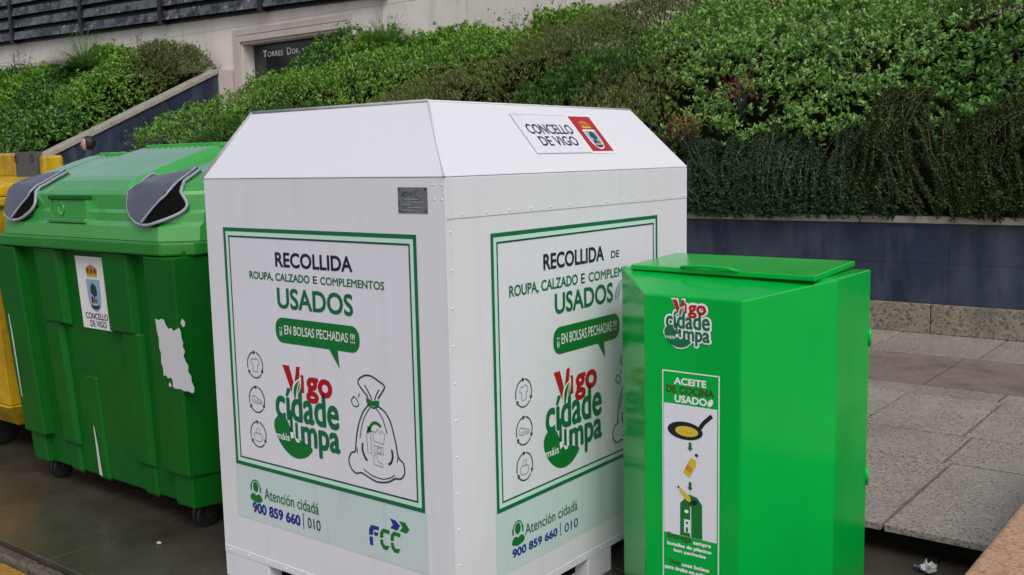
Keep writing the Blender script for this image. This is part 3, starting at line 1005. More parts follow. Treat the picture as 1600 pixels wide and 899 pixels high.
# trailing dark shrubs over the front of the bank
def trailing(x0, x1, n, label, seed, top=1.98, leaf='trail'):
    r_ = np.random.default_rng(seed)
    t = thing('trailing_shrub', label, 'shrub', ((x0 + x1) / 2, 6.5, 1.0), 'dark trailing shrubs along the planter wall')
    br = MB()
    F, D, S_, Ln = [], [], [], []
    nb = max(4, int((x1 - x0) * 20))
    crowns = [-3.1, -1.75, -0.55, .6, 1.7]
    bund = []
    for _ in range(nb):
        xb = r_.uniform(x0, x1)
        c_ = min(crowns, key=lambda c: abs(c - xb))
        tp = float(np.interp(xb, [-4, -3, -2, -1.4, -.65, .3, 2], [1.72, 1.74, 1.76, 1.86, 2.02, 2.0, 2.0])) + .05 * math.sin(7 * xb)
        tp += .2 if r_.random() < .06 else 0
        bund.append((xb, tp - abs(xb - c_) * .22 - r_.uniform(0, 1) ** 1.15 * .72, r_.uniform(6.2, 6.55), (xb - c_) * .25 + r_.normal(0, .22), r_.uniform(.45, .9)))
    for q in range(n):
        bx_, bz_, by_, bs_, bl_ = bund[r_.integers(nb)]
        x = bx_ + r_.normal(0, .03)
        zt_ = bz_ + r_.normal(0, .05)
        y = by_ + r_.normal(0, .04)
        ln = bl_ * r_.uniform(.7, 1.25)
        sway = bs_ + r_.normal(0, .07)
        yf = r_.uniform(6.06, 6.3) - .05
        pts = []
        zend = max(1.06 + r_.uniform(-.02, .14), zt_ - ln)
        for k in range(7):
            s_ = k / 6
            pts.append((x + sway * s_ + .02 * r_.normal(), y + (yf - y) * min(1, s_ * 1.7) ** .8, zt_ + .07 * math.sin(min(1, s_ * 2.2) * math.pi) + (zend - zt_) * s_ ** 1.35))
        br.tube(pts, [.0048] * 6 + [.002], TWIG, 4)
        P_ = np.array(catmull(pts, 14))
        T_ = unit(np.gradient(P_, axis=0))
        m = len(P_)
        for rep in range(3):
            F.append(P_ + r_.normal(0, .006, (m, 3)))
            rd = unit(r_.normal(0, 1, (m, 3)) + np.array([0, -.5, .3]))
            D.append(unit(rd + T_ * .55))
            S_.append(unit(r_.normal(0, 1, (m, 3)) + np.array([0, -.6, .8])))
            Ln.append(r_.uniform(.016, .030, m))
    F, D, S_, Ln = np.concatenate(F), np.concatenate(D), np.concatenate(S_), np.concatenate(Ln)
    pick = (r_.random(len(F)) < .010).astype(int)
    young = np.repeat(r_.random(len(F) // 42 + 1) < .16, 42)[:len(F)]
    pick[young & (pick == 0)] = 2
    me = leaf_mesh('foliage', F - np.array(t.location), D, S_, Ln, Ln * .55, .15, [LEAFM[leaf], LEAFM['red'], LEAFM['young' if leaf == 'trail' else 'olive_young']], pick)
    o = bpy.data.objects.new('foliage', me)
    COL.objects.link(o)
    o.parent = t
    br.build('branches', t)


trailing(-3.9, -2.3, 560, 'dark trailing shrub with red leaves hanging beside the white container right edge', 31, 1.86)
trailing(-2.3, -0.75, 620, 'dark trailing shrub whose long twigs fan down the middle of the planter wall', 32, 1.97)
trailing(-0.75, 1.9, 900, 'dark olive trailing shrub hanging over the wall at the right edge of the picture', 33, 2.0, 'olive')
trailing(1.9, 4.6, 700, 'dark trailing shrub on the wall outside the picture at the right', 35, 1.95)
trailing(-9.5, -3.9, 500, 'dark trailing shrub hidden behind the white container', 34, 1.9)


def spray(name, label, cat, x, y, z, n, h, spread, m, w, grp=None, part='blades', droop=.5):
    t = thing(name, label, cat, (x, y, z), grp)
    F, D, S_, Ln, Wd = [], [], [], [], []
    for i in range(n):
        a = random.uniform(0, 6.28)
        s_ = spread * math.sqrt(random.random())
        p = Vector((x, y, z)) + Vector((math.cos(a), math.sin(a), 0)) * random.uniform(0, .08)
        d = Vector((math.cos(a) * s_, math.sin(a) * s_, 1)).normalized()
        L_ = h * random.uniform(.6, 1.1) / 4
        for k in range(4):
            F.append(p[:]); D.append(d[:]); S_.append((math.cos(a), math.sin(a), .3)); Ln.append(L_ * 1.12); Wd.append(w * (1 - .18 * k))
            p = p + d * L_
            d = (d + Vector((math.cos(a), math.sin(a), -.35)) * droop * s_ * .5).normalized()
    me = leaf_mesh(part, np.array(F) - np.array(t.location), unit(np.array(D)), np.array(S_), np.array(Ln), np.array(Wd), .1, [m], np.zeros(len(F)))
    o = bpy.data.objects.new(part, me)
    COL.objects.link(o)
    o.parent = t
    return t


spray('grass_tuft', 'tall pale green grass tuft on the right bank before the building wall', 'grass', -9.75, 9.6, 3.32, 900, .66, 1.1, LEAFM['grass'], .010, droop=.8)
spray('grass_tuft', 'big arching grass tuft on the left bank under the slatted screen', 'grass', -18.75, 9.6, 3.55, 2200, 1.0, 1.6, LEAFM['grass'], .014, droop=.9)
spray('grass_tuft', 'small fern-like grass tuft beside the small framed recess on the left', 'grass', -20.9, 9.6, 3.3, 200, .8, .7, LEAFM['grass'], .022)


def red_sprig(label, x, y, z, n, w):
    t = thing('red_leaved_sprig', label, 'plant', (x, y, z), 'red-leaved sprigs above the planter wall')
    b = MB()
    F, D = [], []
    for k in range(14):
        e_ = Vector((x + random.uniform(-w, w), y + random.uniform(-.12, .02), z + random.uniform(.0, .22)))
        b.tube([(x + random.uniform(-.05, .05), y + .12, z - .25), Vector((x, y, z)).lerp(e_, .6), e_], [.005, .004, .002], TWIG, 5)
        for q in range(n // 14):
            F.append(e_ + Vector((random.gauss(0, .035), random.gauss(0, .03), random.gauss(0, .03))))
    F = np.array([tuple(f) for f in F])
    D = unit(rng.normal(0, 1, F.shape) + np.array([0, -.3, .3]))
    me = leaf_mesh('foliage', F - np.array(t.location), D, rng.normal(0, 1, F.shape), rng.uniform(.025, .05, len(F)), rng.uniform(.012, .02, len(F)), .1, [LEAFM['red'], LEAFM['dry']], (rng.random(len(F)) < .25))
    o = bpy.data.objects.new('foliage', me)
    COL.objects.link(o)
    o.parent = t
    b.build('branches', t)


red_sprig('red-leaved sprig just right of the white container roof corner', -2.48, 6.10, 1.72, 240, .16)
red_sprig('smaller red-leaved sprig among the glossy leaves higher up the bank', -2.12, 6.42, 2.10, 140, .14)


def stems(label, x, y, z, n, h, wdt, grp='bare stems standing up from the banks'):
    t = thing('bare_stems', label, 'plant', (x, y, z), grp)
    b = MB()
    for i in range(n):
        dx = random.uniform(-wdt, wdt)
        hh = h * random.uniform(.5, 1.05)
        ln = random.uniform(-.35, .35) * hh
        p0 = Vector((x + dx, y + random.uniform(-.15, .15), z))
        p1 = p0 + Vector((ln * .4, 0, hh * .55))
        p2 = p0 + Vector((ln, random.uniform(-.05, .05), hh))
        b.tube([p0, p1, p2], [.008, .006, .003], BARK, 4)
        for q in range(3):
            s0 = p1.lerp(p2, random.uniform(0, .8))
            b.tube([s0, s0 + Vector((random.uniform(-.14, .14), random.uniform(-.05, .05), random.uniform(.06, .2)))], [.004, .002], BARK, 4)
    b.build('stems', t)
    F = []
    for i in range(n * 9):
        F.append((x + random.uniform(-wdt, wdt) * 1.2, y + random.uniform(-.15, .15), z + h * random.uniform(.25, .95)))
    F = np.array(F)
    D = unit(rng.normal(0, 1, F.shape))
    me = leaf_mesh('dry_leaves', F - np.array(t.location), D, rng.normal(0, 1, F.shape), np.full(len(F), .05), np.full(len(F), .022), .1, [LEAFM['dry'], LEAFM['heath']], (rng.random(len(F)) < .5))
    o = bpy.data.objects.new('dry_leaves', me)
    COL.objects.link(o)
    o.parent = t


stems('thin bare stems rising above the lime green shrub at the wall', -7.0, 9.9, 3.2, 9, .62, .7)
stems('dark bare twigs with dry leaves at the top of the bank, cut by the frame', -4.7, 9.9, 3.3, 12, .75, .45)
stems('bare twigs against the pale wall at the far left edge', -21.6, 9.6, 3.5, 7, .8, .45)
stems('bare twig with seed heads leaning right of the big left grass tuft', -17.5, 9.9, 3.5, 4, .95, .4)
stems('bare twigs over the brownish shrub near the stone pillar', -15.95 - .9, 10.1, 3.5, 8, .55, .5)

# ================================================================== WHITE CLOTHES CONTAINER
W, D, H = 1.208, 1.5146, 1.5474
wc = thing('clothes_container', 'big white steel clothes recycling container with hipped roof and green framed posters', 'recycling container', (-W / 2, D / 2, 0))
g = MB()
zb = 0.098
g.box((-W, 0, zb), (0, D, H), WHITE)
# corner seams, rivets
for yv in (0.014, 0.05):
    for z in (1.525, 1.50, 1.475, 1.45, 1.43):
        g.dome((0.0, yv, z), (1, 0, 0), .0042, .003, WHITE)
for xv in (-0.012, -0.042):
    for z in (1.525, 1.48):
        g.dome((xv, 0, z), (0, -1, 0), .0042, .003, WHITE)
for z in np.arange(0.2, 1.40, 0.118):
    g.dome((0, .020, z), (1, 0, 0), .005, .0035, WHITE)
g.build('body', wc, bevel=0.004)
g = MB()
g.box((0.0002, 0.004, 1.4205), (0.0026, D - .004, H - .004), WHITE)
for yv in np.arange(0.075, 1.5, 0.117):
    g.dome((0.0026, yv, 1.432), (1, 0, 0), .0048, .0035, WHITE)
g.build('riveted_band', wc)
g = MB()
tx0, tx1, ty0, ty1, tz = -1.105, -0.205, 0.160, 1.405, 1.79
e = .004
bv = [(-W - e, -e, H), (e, -e, H), (e, D + e, H), (-W - e, D + e, H)]
tv = [(tx0, ty0, tz), (tx1, ty0, tz), (tx1, ty1, tz), (tx0, ty1, tz)]
g.hexa([(x, y, z + .001) for x, y, z in bv] + tv, ROOFP)
g.build('roof', wc, bevel=0.004)
g = MB()
for a, b, r_ in (((-W - e, -e, H + .003), tv[0], .007), (tv[0], tv[1], .006), (tv[1], (e, -e, H + .003), .0035), (tv[1], tv[2], .004)):
    g.tube([a, b], r_, LIP if r_ > .005 else WHITE, 6)
g.build('roof_lip', wc)
for (xa, xb, ya_, yb_) in ((-W, -.944, 0, .10), (-.27, 0, 0, .27), (-.10, 0, .746, .906), (-.10, 0, 1.25, D), (-W, -1.1, 1.25, D)):
    g = MB()
    g.box((xa, ya_, 0), (xb, yb_, zb - .0015), WHITE)
    g.build('leg', wc, bevel=.003)
g = MB()
g.box((-W + .06, .06, .03), (-.06, D - .06, zb - .002), SHADEBLACK)  # black block between the legs stands in for the shade under the body
g.build('underside_shade', wc)
# rivets and seam on the foot strip
g = MB()
g.box((-W + .003, -.0022, .099), (-.003, -.0002, .125), WHITE)
for xv in np.arange(-1.17, -.02, .11):
    g.dome((xv, -.0022, .112), (0, -1, 0), .005, .003, WHITE)
g.box((.0002, .003, .099), (.0022, D - .003, .125), WHITE)
for yv in np.arange(.06, 1.5, .11):
    g.dome((.0022, yv, .112), (1, 0, 0), .005, .003, WHITE)
g.build('foot_strip', wc)
# maker's plate
g = MB()
g.box((-.196, -.0022, 1.437), (-.071, -.0003, 1.517), PLATE)
for xv in (-.189, -.078):
    for z in (1.443, 1.511):
        g.dome((xv, -.0022, z), (0, -1, 0), .004, .002, BLACK)
mp = g.build('metal_plate', wc)
A = Art((-.196, -.0022, 1.437), (1, 0, 0), (0, 0, 1))
A.text('IC-1', (18, 52, 58, 66), BLKINK, 0)
for k, (a, b) in enumerate(((14, 70), (45, 108), (14, 60), (48, 112), (30, 90))):
    A.rect(a, 8 + k * 8.4, b, 10.5 + k * 8.4, GREYINK, 0)
A.done('plate_marks', mp)


def poster(A, right):
    """A in mm with the frame's lower left corner as origin. left 981 x 900, right 1057 x 932"""
    UW, VH = (1057, 932) if right else (981, 900)
    A.at()
    A.rect(-6, -222 if right else -207, UW + 6, 4, TINT, 0)
    A.rect(-6, 4, UW + 6, VH + 4, FILM, 0)
    p = A.done('poster', wc, 'white poster with a green double frame over a pale teal strip')
    A.frame(0, 0, UW, VH, 14, GINK, 3)
    A.frame(14, 14, UW - 14, VH - 14, 15, MINT, 2)
    A.frame(29, 29, UW - 29, VH - 29, 6, DGINK, 3)
    A.done('poster_frame', p)
    if right:
        A.text('RECOLLIDA', (283, 784, 664, 842), INK, 2, .04)
        A.text('DE', (713, 789, 770, 816), INK, 2, .02)
        A.done('title_lettering', p)
        A.text('ROUPA, CALZADO', (91, 708, 490, 753), GINK, 2, .03)
        A.text('E', (512, 714, 535, 751), INK, 2, .02)
        A.text('COMPLEMENTOS', (560, 714, 960, 750), GINK, 2, .03)
        A.done('subtitle_lettering', p)
        A.text('USADOS', (346, 622, 724, 698), GINK, 2, .035)
        A.done('heading_lettering', p)
        A.smooth([(738, 625), (740, 660), (765, 690), (785, 700), (780, 665), (762, 635)], GREYINK, 2)
        A.stroke([(740, 620), (755, 655), (778, 692)], 5, FILM, 3)
        A.done('leaf_icon', p)
    else:
        A.text('RECOLLIDA', (291, 766, 687, 820), INK, 2, .04)
        A.done('title_lettering', p)
        A.text('ROUPA, CALZADO', (142, 712, 470, 745), GINK, 2, .03)
        A.text('E', (488, 718, 509, 744), INK, 2, .02)
        A.text('COMPLEMENTOS', (525, 716, 832, 744), GINK, 2, .03)
        A.done('subtitle_lettering', p)
        A.text('USADOS', (292, 618, 682, 694), GINK, 2, .035)
        A.done('heading_lettering', p)
    u0, u1, v0, v1 = (334, 768, 478, 576) if right else (275, 707, 495, 586)
    r_ = (v1 - v0) * .42
    pts = []
    for cu, cv, a0 in ((u1 - r_, v1 - r_, 0), (u0 + r_, v1 - r_, 90), (u0 + r_, v0 + r_, 180)):
        pts += [(cu + r_ * math.cos(R(a0 + 15 * i)), cv + r_ * math.sin(R(a0 + 15 * i))) for i in range(7)]
    q = u1 - 152
    pts += [(q, v0), (u1 - 103, v0 - 62), (q + 43, v0)]
    pts += [(u1 - r_ + r_ * math.cos(R(270 + 15 * i)), v0 + r_ + r_ * math.sin(R(270 + 15 * i))) for i in range(7)]
    A.poly(pts, LGINK, 2)
    A.text('¡¡ EN BOLSAS PECHADAS !!!', (u0 + 22, v0 + 24, u1 - 22, v1 - 26), WINK, 3, .008)
    A.done('speech_bubble', p)
    cs = [(158, 380), (157, 249), (156, 124)] if right else [(146, 396), (146, 266), (144, 134)]
    for k, (cu, cv) in enumerate(cs):
        for a0 in (100, 220, 340):
            A.arc(cu, cv, 44, 48, a0, a0 + 98, 5, DGINK, 2)
            a = R(a0)
            A.poly([(cu + 52 * math.cos(a), cv + 56 * math.sin(a)), (cu + 35 * math.cos(a), cv + 39 * math.sin(a)), (cu + 45 * math.cos(a - .32), cv + 49 * math.sin(a - .32))], DGINK, 3)
        if k == 0:
            A.stroke([(cu - 22, cv + 8), (cu - 14, cv + 24), (cu - 4, cv + 20), (cu + 4, cv + 26), (cu + 18, cv + 22), (cu + 24, cv + 4), (cu + 14, cv), (cu + 12, cv - 22), (cu - 12, cv - 22), (cu - 12, cv + 2)], 4, GREYINK, 2, closed=True)
        elif k == 1:
            A.stroke([(cu - 26, cv + 10), (cu - 24, cv - 10), (cu + 24, cv - 12), (cu + 26, cv - 2), (cu + 2, cv + 6), (cu - 10, cv + 12)], 4, GREYINK, 2, closed=True)
            A.stroke([(cu - 20, cv - 2), (cu, cv - 4), (cu + 20, cv - 8)], 3, GREYINK, 2)
        else:
            A.stroke([(cu - 20, cv + 2), (cu - 18, cv - 24), (cu + 16, cv - 24), (cu + 18, cv)], 4, GREYINK, 2, closed=True)
            A.stroke([(cu - 10, cv + 4), (cu - 6, cv + 22), (cu + 8, cv + 20), (cu + 10, cv + 2)], 3, GREYINK, 2)
        A.done('recycling_icon', p)
    if right:
        A.at(267, 63, 1.06)
    else:
        A.at(240, 80, 1.0)
    draw_logo(A)
    A.done('logo', p, 'red and green lettering logo with a leaf')
    A.at(82 if right else 0, -10 if right else 0, 1.0)
    w = 6
    A.stroke([(737, 352), (691, 395), (715, 420), (750, 426), (785, 414), (816, 398), (800, 372), (783, 352)], w, DGINK, 2)
    A.stroke([(722, 392), (745, 362), (755, 345)], 5, DGINK, 2)
    A.stroke([(790, 384), (775, 362), (768, 345)], 5, DGINK, 2)
    A.smooth([(731, 350), (758, 342), (786, 346), (786, 330), (758, 324), (731, 332)], LGINK, 3)
    A.stroke([(733, 330), (758, 318), (788, 328)], 5, DGINK, 4)
    A.stroke([(738, 327), (706, 292), (682, 240), (668, 180), (664, 155), (643, 145), (630, 118), (640, 92), (664, 78), (690, 84), (720, 76), (765, 66), (815, 74), (850, 92), (876, 96), (894, 118), (890, 150), (868, 168), (858, 215), (838, 280), (812, 312), (780, 328)], w, DGINK, 2)
    A.stroke([(745, 318), (715, 280), (697, 235), (690, 205)], 4, DGINK, 2)
    A.stroke([(772, 318), (800, 290), (820, 240)], 4, DGINK, 2)
    A.stroke([(676, 150), (672, 170)], 4, DGINK, 2)
    A.stroke([(862, 150), (866, 170)], 4, DGINK, 2)
    A.stroke([(700, 100), (740, 84), (790, 80), (830, 92), (848, 104)], 4, DGINK, 2)
    A.stroke([(668, 345), (655, 330), (668, 312), (690, 318), (680, 338), (664, 346)], 4, DGINK, 2)
    A.stroke([(690, 345), (696, 360)], 4, DGINK, 2)
    A.stroke([(736, 240), (750, 262), (772, 268), (792, 258)], 11, LGINK, 2)
    A.poly([(722, 226), (750, 236), (730, 256)], LGINK, 2)
    A.stroke([(702, 190), (700, 165), (712, 140), (722, 132)], 9, DGINK, 2)
    A.stroke([(838, 188), (842, 165), (832, 142), (820, 136)], 9, DGINK, 2)
    A.stroke([(752, 240), (756, 205), (802, 200), (808, 236), (796, 246), (788, 232), (776, 248), (764, 234)], 4, GREYINK, 2, smooth=False, closed=True)
    A.stroke([(722, 222), (726, 160), (744, 158), (742, 222), (732, 236)], 4, GREYINK, 2, smooth=False, closed=True)
    A.stroke([(756, 190), (800, 188), (800, 164), (758, 164)], 4, GREYINK, 2, smooth=False, closed=True)
    A.arc(780, 176, 10, 9, 0, 360, 4, GREYINK, 2)
    A.stroke([(752, 155), (754, 124), (796, 122), (794, 132), (772, 138), (768, 156)], 4, GREYINK, 2, smooth=False, closed=True)
    A.done('bag_drawing', p, 'line drawing of a tied bag full of clothes')
    A.at(0, -8 if right else 0, 1.0)
    c0 = (110, -78)
    A.ell(c0[0], c0[1] + 4, 16, 20, LGINK, 2)
    A.arc(c0[0], c0[1] + 2, 26, 28, 0, 180, 5, GINK, 2)
    A.rect(c0[0] - 31, c0[1] - 14, c0[0] - 23, c0[1] + 8, GINK, 2)
    A.rect(c0[0] + 23, c0[1] - 14, c0[0] + 31, c0[1] + 8, GINK, 2)
    A.smooth([(78, -124), (80, -108), (96, -100), (112, -106), (128, -100), (144, -110), (144, -126), (110, -134)], LGINK, 2)
    if right:
        A.text('Atención cidadá', (150, -112, 468, -72), GINK, 2, .012)
        A.text('900 859 660', (77, -172, 340, -140), BINK, 2, .06)
        A.rect(356, -178, 360, -128, BINK, 2)
        A.text('010', (384, -176, 470, -142), BINK, 2, .012)
    else:
        A.text('Atención cidadá', (160, -112, 462, -68), GINK, 2, .012)
        A.text('900 859 660', (86, -176, 360, -134), BINK, 2, .06)
        A.rect(374, -182, 378, -122, BINK, 2)
        A.text('010', (398, -172, 468, -132), INK, 2, .012)
    A.done('phone_lettering', p)
    if right:
        A.at(80, -30, 1.0)
    for pts, m in (
        ([(818, -49), (845, -52), (865, -67), (849, -86), (818, -83), (831, -70)], BINK),
        ([(860, -50), (889, -51), (907, -71), (893, -87), (861, -84), (875, -70)], LGINK),
        ([(715, -128), (716, -107), (726, -92), (765, -90), (763, -104), (740, -105), (735, -112), (734, -126)], BINK),
        ([(738, -112), (761, -113), (757, -124), (741, -127)], BINK),
        ([(716, -134), (733, -133), (733, -163), (718, -164)], BINK),
    ):
        A.poly(pts, m, 2)
    for k in (0, 50):
        A.poly([(767 + k, -128), (769 + k, -107), (783 + k, -92), (815 + k, -93), (812 + k, -107), (788 + k, -106), (784 + k, -111), (783 + k, -125)], LGINK, 2)
        A.poly([(767 + k, -133), (782 + k, -132), (783 + k, -144), (791 + k, -150), (812 + k, -147), (802 + k, -164), (782 + k, -165), (769 + k, -150)], LGINK, 2)
    A.done('company_logo', p, 'blue and green three-letter logo with two chevrons')
    A.at()


poster(Art((-1.104, 0, .470), (1, 0, 0), (0, 0, 1)), False)
poster(Art((0, .209, .430), (0, 1, 0), (0, 0, 1)), True)

# town hall sticker on the roof slope
sl = Vector((tx1 - e, 0, tz - H)).normalized()
A = Art((e, 0, H + .001), (0, 1, 0), sl)
off = 2.5
A.rect(540, 84, 884, 272, LIP, 0)
A.rect(543, 87, 884, 269, FILM, 1)
A.rect(884, 81, 1046, 278, WINK, 1)
A.rect(893, 92, 1037, 268, RINK, 2)
st = A.done('roof_sticker', wc, 'white and red sticker on the roof slope')
A.text('CONCELLO', (580, 176, 858, 224), INK, 3, .02)
A.text('DE VIGO', (608, 120, 838, 166), INK, 3, .02)
A.done('sticker_lettering', st)
draw_crest(A, 925, 102, 80, 150, 3)
A.done('crest', st)

# ================================================================== GREEN OIL BIN
ob = thing('oil_bin', 'glossy green steel cooking oil bin with faceted front beside the white container', 'recycling bin', (.53, .8, 0))
plan = [(.36, .56), (.705, .56), (.925, .775), (.925, 1.075), (.14, 1.075), (.14, .775)]
g = MB()
zt_ = [1.15, 1.15, 1.207, 1.207, 1.207, 1.207]
n = 6
vv = [(x, y, .05) for x, y in plan] + [(x, y, zt_[i]) for i, (x, y) in enumerate(plan)]
ff = [(5, 4, 3, 2, 1, 0), (6, 7, 8, 11), (11, 8, 9, 10)] + [(i, (i + 1) % 6, 6 + (i + 1) % 6, 6 + i) for i in range(6)]
g.add(vv, ff, OILG)
g.build('body', ob, bevel=.005)
g = MB()
g.hexa([(.195, .745, 1.203), (.88, .705, 1.203), (.875, 1.066, 1.217), (.195, 1.066, 1.217), (.195, .745, 1.221), (.88, .705, 1.221), (.875, 1.066, 1.235), (.195, 1.066, 1.235)], OILG)
lid = g.build('lid', ob, bevel=.004)
g = MB()
g.tube([(.40, .738, 1.222), (.42, .724, 1.227), (.50, .714, 1.231), (.58, .712, 1.229), (.62, .724, 1.220)], .006, OILG, 8)
g.build('handle', lid)
for zc in (.98, .50):
    g = MB()
    g.lathe((.926, 1.071, zc - .03), (0, 0, 1), [(0, .007), (.06, .007)], OILG, 10)
    g.build('hinge', ob)
g = MB()
g.prism([(x * .94 + .53 * .06, y * .94 + .8 * .06) for x, y in plan], .0, .0495, BLACK)
g.build('foot_plinth', ob)
A = Art((.428, .56, .0), (1, 0, 0), (0, 0, 1))
A.rect(0, 130, 206, 906, WINK, 1)
A.rect(4, 134, 202, 902, OILG, 2)
A.poly([(6, 357), (198, 357), (198, 797), (6, 797)], FILM, 3)
pp = A.done('instruction_sticker', ob, 'narrow white and green instruction sticker with drawings')
A.text('ACEITE', (44, 862, 160, 886), WINK, 3, .05)
A.text('DE COCINA', (14, 832, 188, 858), OLIVE, 3, .06)
A.text('USADO', (46, 803, 162, 828), WINK, 3, .05)
A.smooth([(165, 804), (166, 818), (178, 828), (184, 820), (178, 806)], WINK, 3)
A.done('heading_lettering', pp)
A.text('Entrega', (18, 334, 108, 360), OLIVE, 4, .03)
A.text('sempre', (114, 332, 178, 346), WINK, 4, .06)
A.text('botellas de plástico', (18, 312, 180, 328), WINK, 4, .06)
A.text('ben pechadas', (42, 293, 160, 308), WINK, 4, .06)
A.done('instruction_lettering', pp)
A.text('Non', (28, 252, 66, 270), OLIVE, 4, .03)
A.text('uses bolsas', (72, 252, 172, 266), WINK, 4, .06)
A.text('para tiralas no colector', (8, 228, 190, 246), WINK, 4, .06)
A.done('instruction_lettering', pp)
A.ell(84, 712, 64, 30, BLKINK, 4)
A.stroke([(138, 728), (152, 748), (180, 774)], 14, BLKINK, 4)
A.ell(90, 711, 42, 17, YINK, 5)
for k in (-14, 2, 14):
    A.ell(90 + k, 709, 4, 2.5, OINK, 6, 10)
A.done('pan_drawing', pp)
for v in (646, 514):
    A.poly([(97, v + 30), (97, v + 12), (92, v + 12), (102, v), (113, v + 12), (108, v + 12), (108, v + 30)], GINK, 4)
A.poly([(77, 572), (100, 556), (124, 600), (124, 622), (117, 628), (103, 624)], YINK, 4)
A.poly([(112, 626), (121, 620), (130, 634), (121, 640)], WINK, 5)
A.ell(126, 637, 7, 6, BINK, 6, 12)
A.poly([(84, 585), (104, 574), (112, 592), (92, 602)], OINK, 5)
A.done('bottle_drawing', pp)
A.poly([(66, 358), (66, 467), (100, 500), (146, 474), (147, 358)], LGINK, 4)
A.poly([(66, 467), (106, 463), (146, 474), (128, 496), (100, 502)], GINK, 5)
A.poly([(92, 474), (120, 468), (132, 480), (118, 488)], BLKINK, 6)
A.poly([(62, 520), (72, 517), (106, 492), (104, 476), (90, 480), (68, 506)], YINK, 7)
A.ell(61, 521, 4, 4, BLKINK, 8, 10)
A.poly([(81, 371), (103, 371), (103, 416), (81, 416)], WINK, 6)
A.ell(90, 443, 8, 6, WINK, 6, 12)
A.rect(104, 358, 107, 462, WINK, 6)
A.poly([(86, 408), (98, 408), (92, 398)], BLKINK, 7)
A.rect(88, 373, 96, 390, GINK, 7)
A.done('bin_drawing', pp)
A = Art((.437, .56, .985), (1, 0, 0), (0, 0, 1), .163 / .350, .155 / .337)
A.at(0, 0, 1)
draw_logo(A, True)
A.done('logo', ob, 'red and dark green lettering logo with white outline')

# ================================================================== GREEN WHEELED CONTAINER
CX = -2.36
gc = thing('wheeled_container', 'large green plastic wheeled container with two rubber-flapped holes and a torn white sticker', 'waste container', (CX, .65, 0))
TOPY, BOTY, ZT, ZB = .125, .195, 1.25, .115


def fy(z):
    return TOPY + (BOTY - TOPY) * (ZT - z) / (ZT - ZB)


def fx(z, s):
    return CX + s * (.775 - .10 * (ZT - z) / (ZT - ZB))


g = MB()
g.hexa([(fx(ZB, -1), BOTY + .02, ZB), (fx(ZB, 1), BOTY + .02, ZB), (fx(ZB, 1), 1.10, ZB), (fx(ZB, -1), 1.10, ZB),
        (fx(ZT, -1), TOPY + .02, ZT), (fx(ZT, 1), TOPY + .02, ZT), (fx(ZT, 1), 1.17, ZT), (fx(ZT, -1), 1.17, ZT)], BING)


def rib(x0, x1, z0, z1, d, shrink=.1, ch=.016, back=.0):
    """raised moulded rib on the front with slanted flanks"""
    def xt(x, z):
        return CX + (x - CX) * (1 - shrink * (ZT - z) / (ZT - ZB))
    p = []
    for z, dd in ((z0, d), (z1, d)):
        p += [(xt(x0, z) + ch, fy(z) + .02 - dd, z), (xt(x1, z) - ch, fy(z) + .02 - dd, z), (xt(x1, z), fy(z) + .024 + back, z), (xt(x0, z), fy(z) + .024 + back, z)]
    p[0:4] = [(a, b, c - (0 if i < 2 else .02)) for i, (a, b, c) in enumerate(p[0:4])]
    g.hexa(p, BING)


for s in (1, -1):
    def sx(a, b):
        return (CX + a, CX + b) if s > 0 else (CX - b, CX - a)
    rib(*sx(.545, .795), .27, 1.225, .055, back=.22)
    rib(*sx(.60, .782), .118, .268, .035, back=.2)
    rib(*sx(.19, .41), .87, 1.225, .04)
    rib(*sx(.275, .43), .26, .868, .03)
    rib(*sx(.30, .42), .118, .258, .015)
rib(CX - .15, CX - .03, .12, .62, .012)
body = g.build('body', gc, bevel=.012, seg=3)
# rim
g = MB()
hx, hy0, hy1, c = .80, .085, 1.20, .10
pl = [(CX - hx + c, hy0), (CX + hx - c, hy0), (CX + hx, hy0 + c), (CX + hx, hy1), (CX - hx, hy1), (CX - hx, hy0 + c)]
g.prism(pl, 1.228, 1.285, RIMG)
g.build('rim', gc, bevel=.010, seg=3)
# lid: front profile + domed top with raised centre panel
PF = [(.105, 1.287), (.112, 1.345), (.132, 1.365), (.134, 1.40), (.150, 1.415), (.150, 1.478), (.162, 1.492)]
TP = [(.21, 1.508), (.30, 1.540), (.40, 1.574), (.50, 1.608), (.60, 1.640), (.68, 1.662), (.78, 1.676), (.90, 1.670), (1.05, 1.64), (1.19, 1.60), (1.195, 1.29)]
path = [np.array(p) for p in PF + TP]
SEG = [0.0]
for a, b in zip(path, path[1:]):
    SEG.append(SEG[-1] + float(np.linalg.norm(b - a)))
S0 = SEG[5]


def panel(x):
    u = abs(x - (CX + .03))
    h = 0.034 if u < .31 else (0.034 - (u - .31) / .035 * .034 if u < .345 else 0.0)
    if .66 < u:
        h = .004
    return h


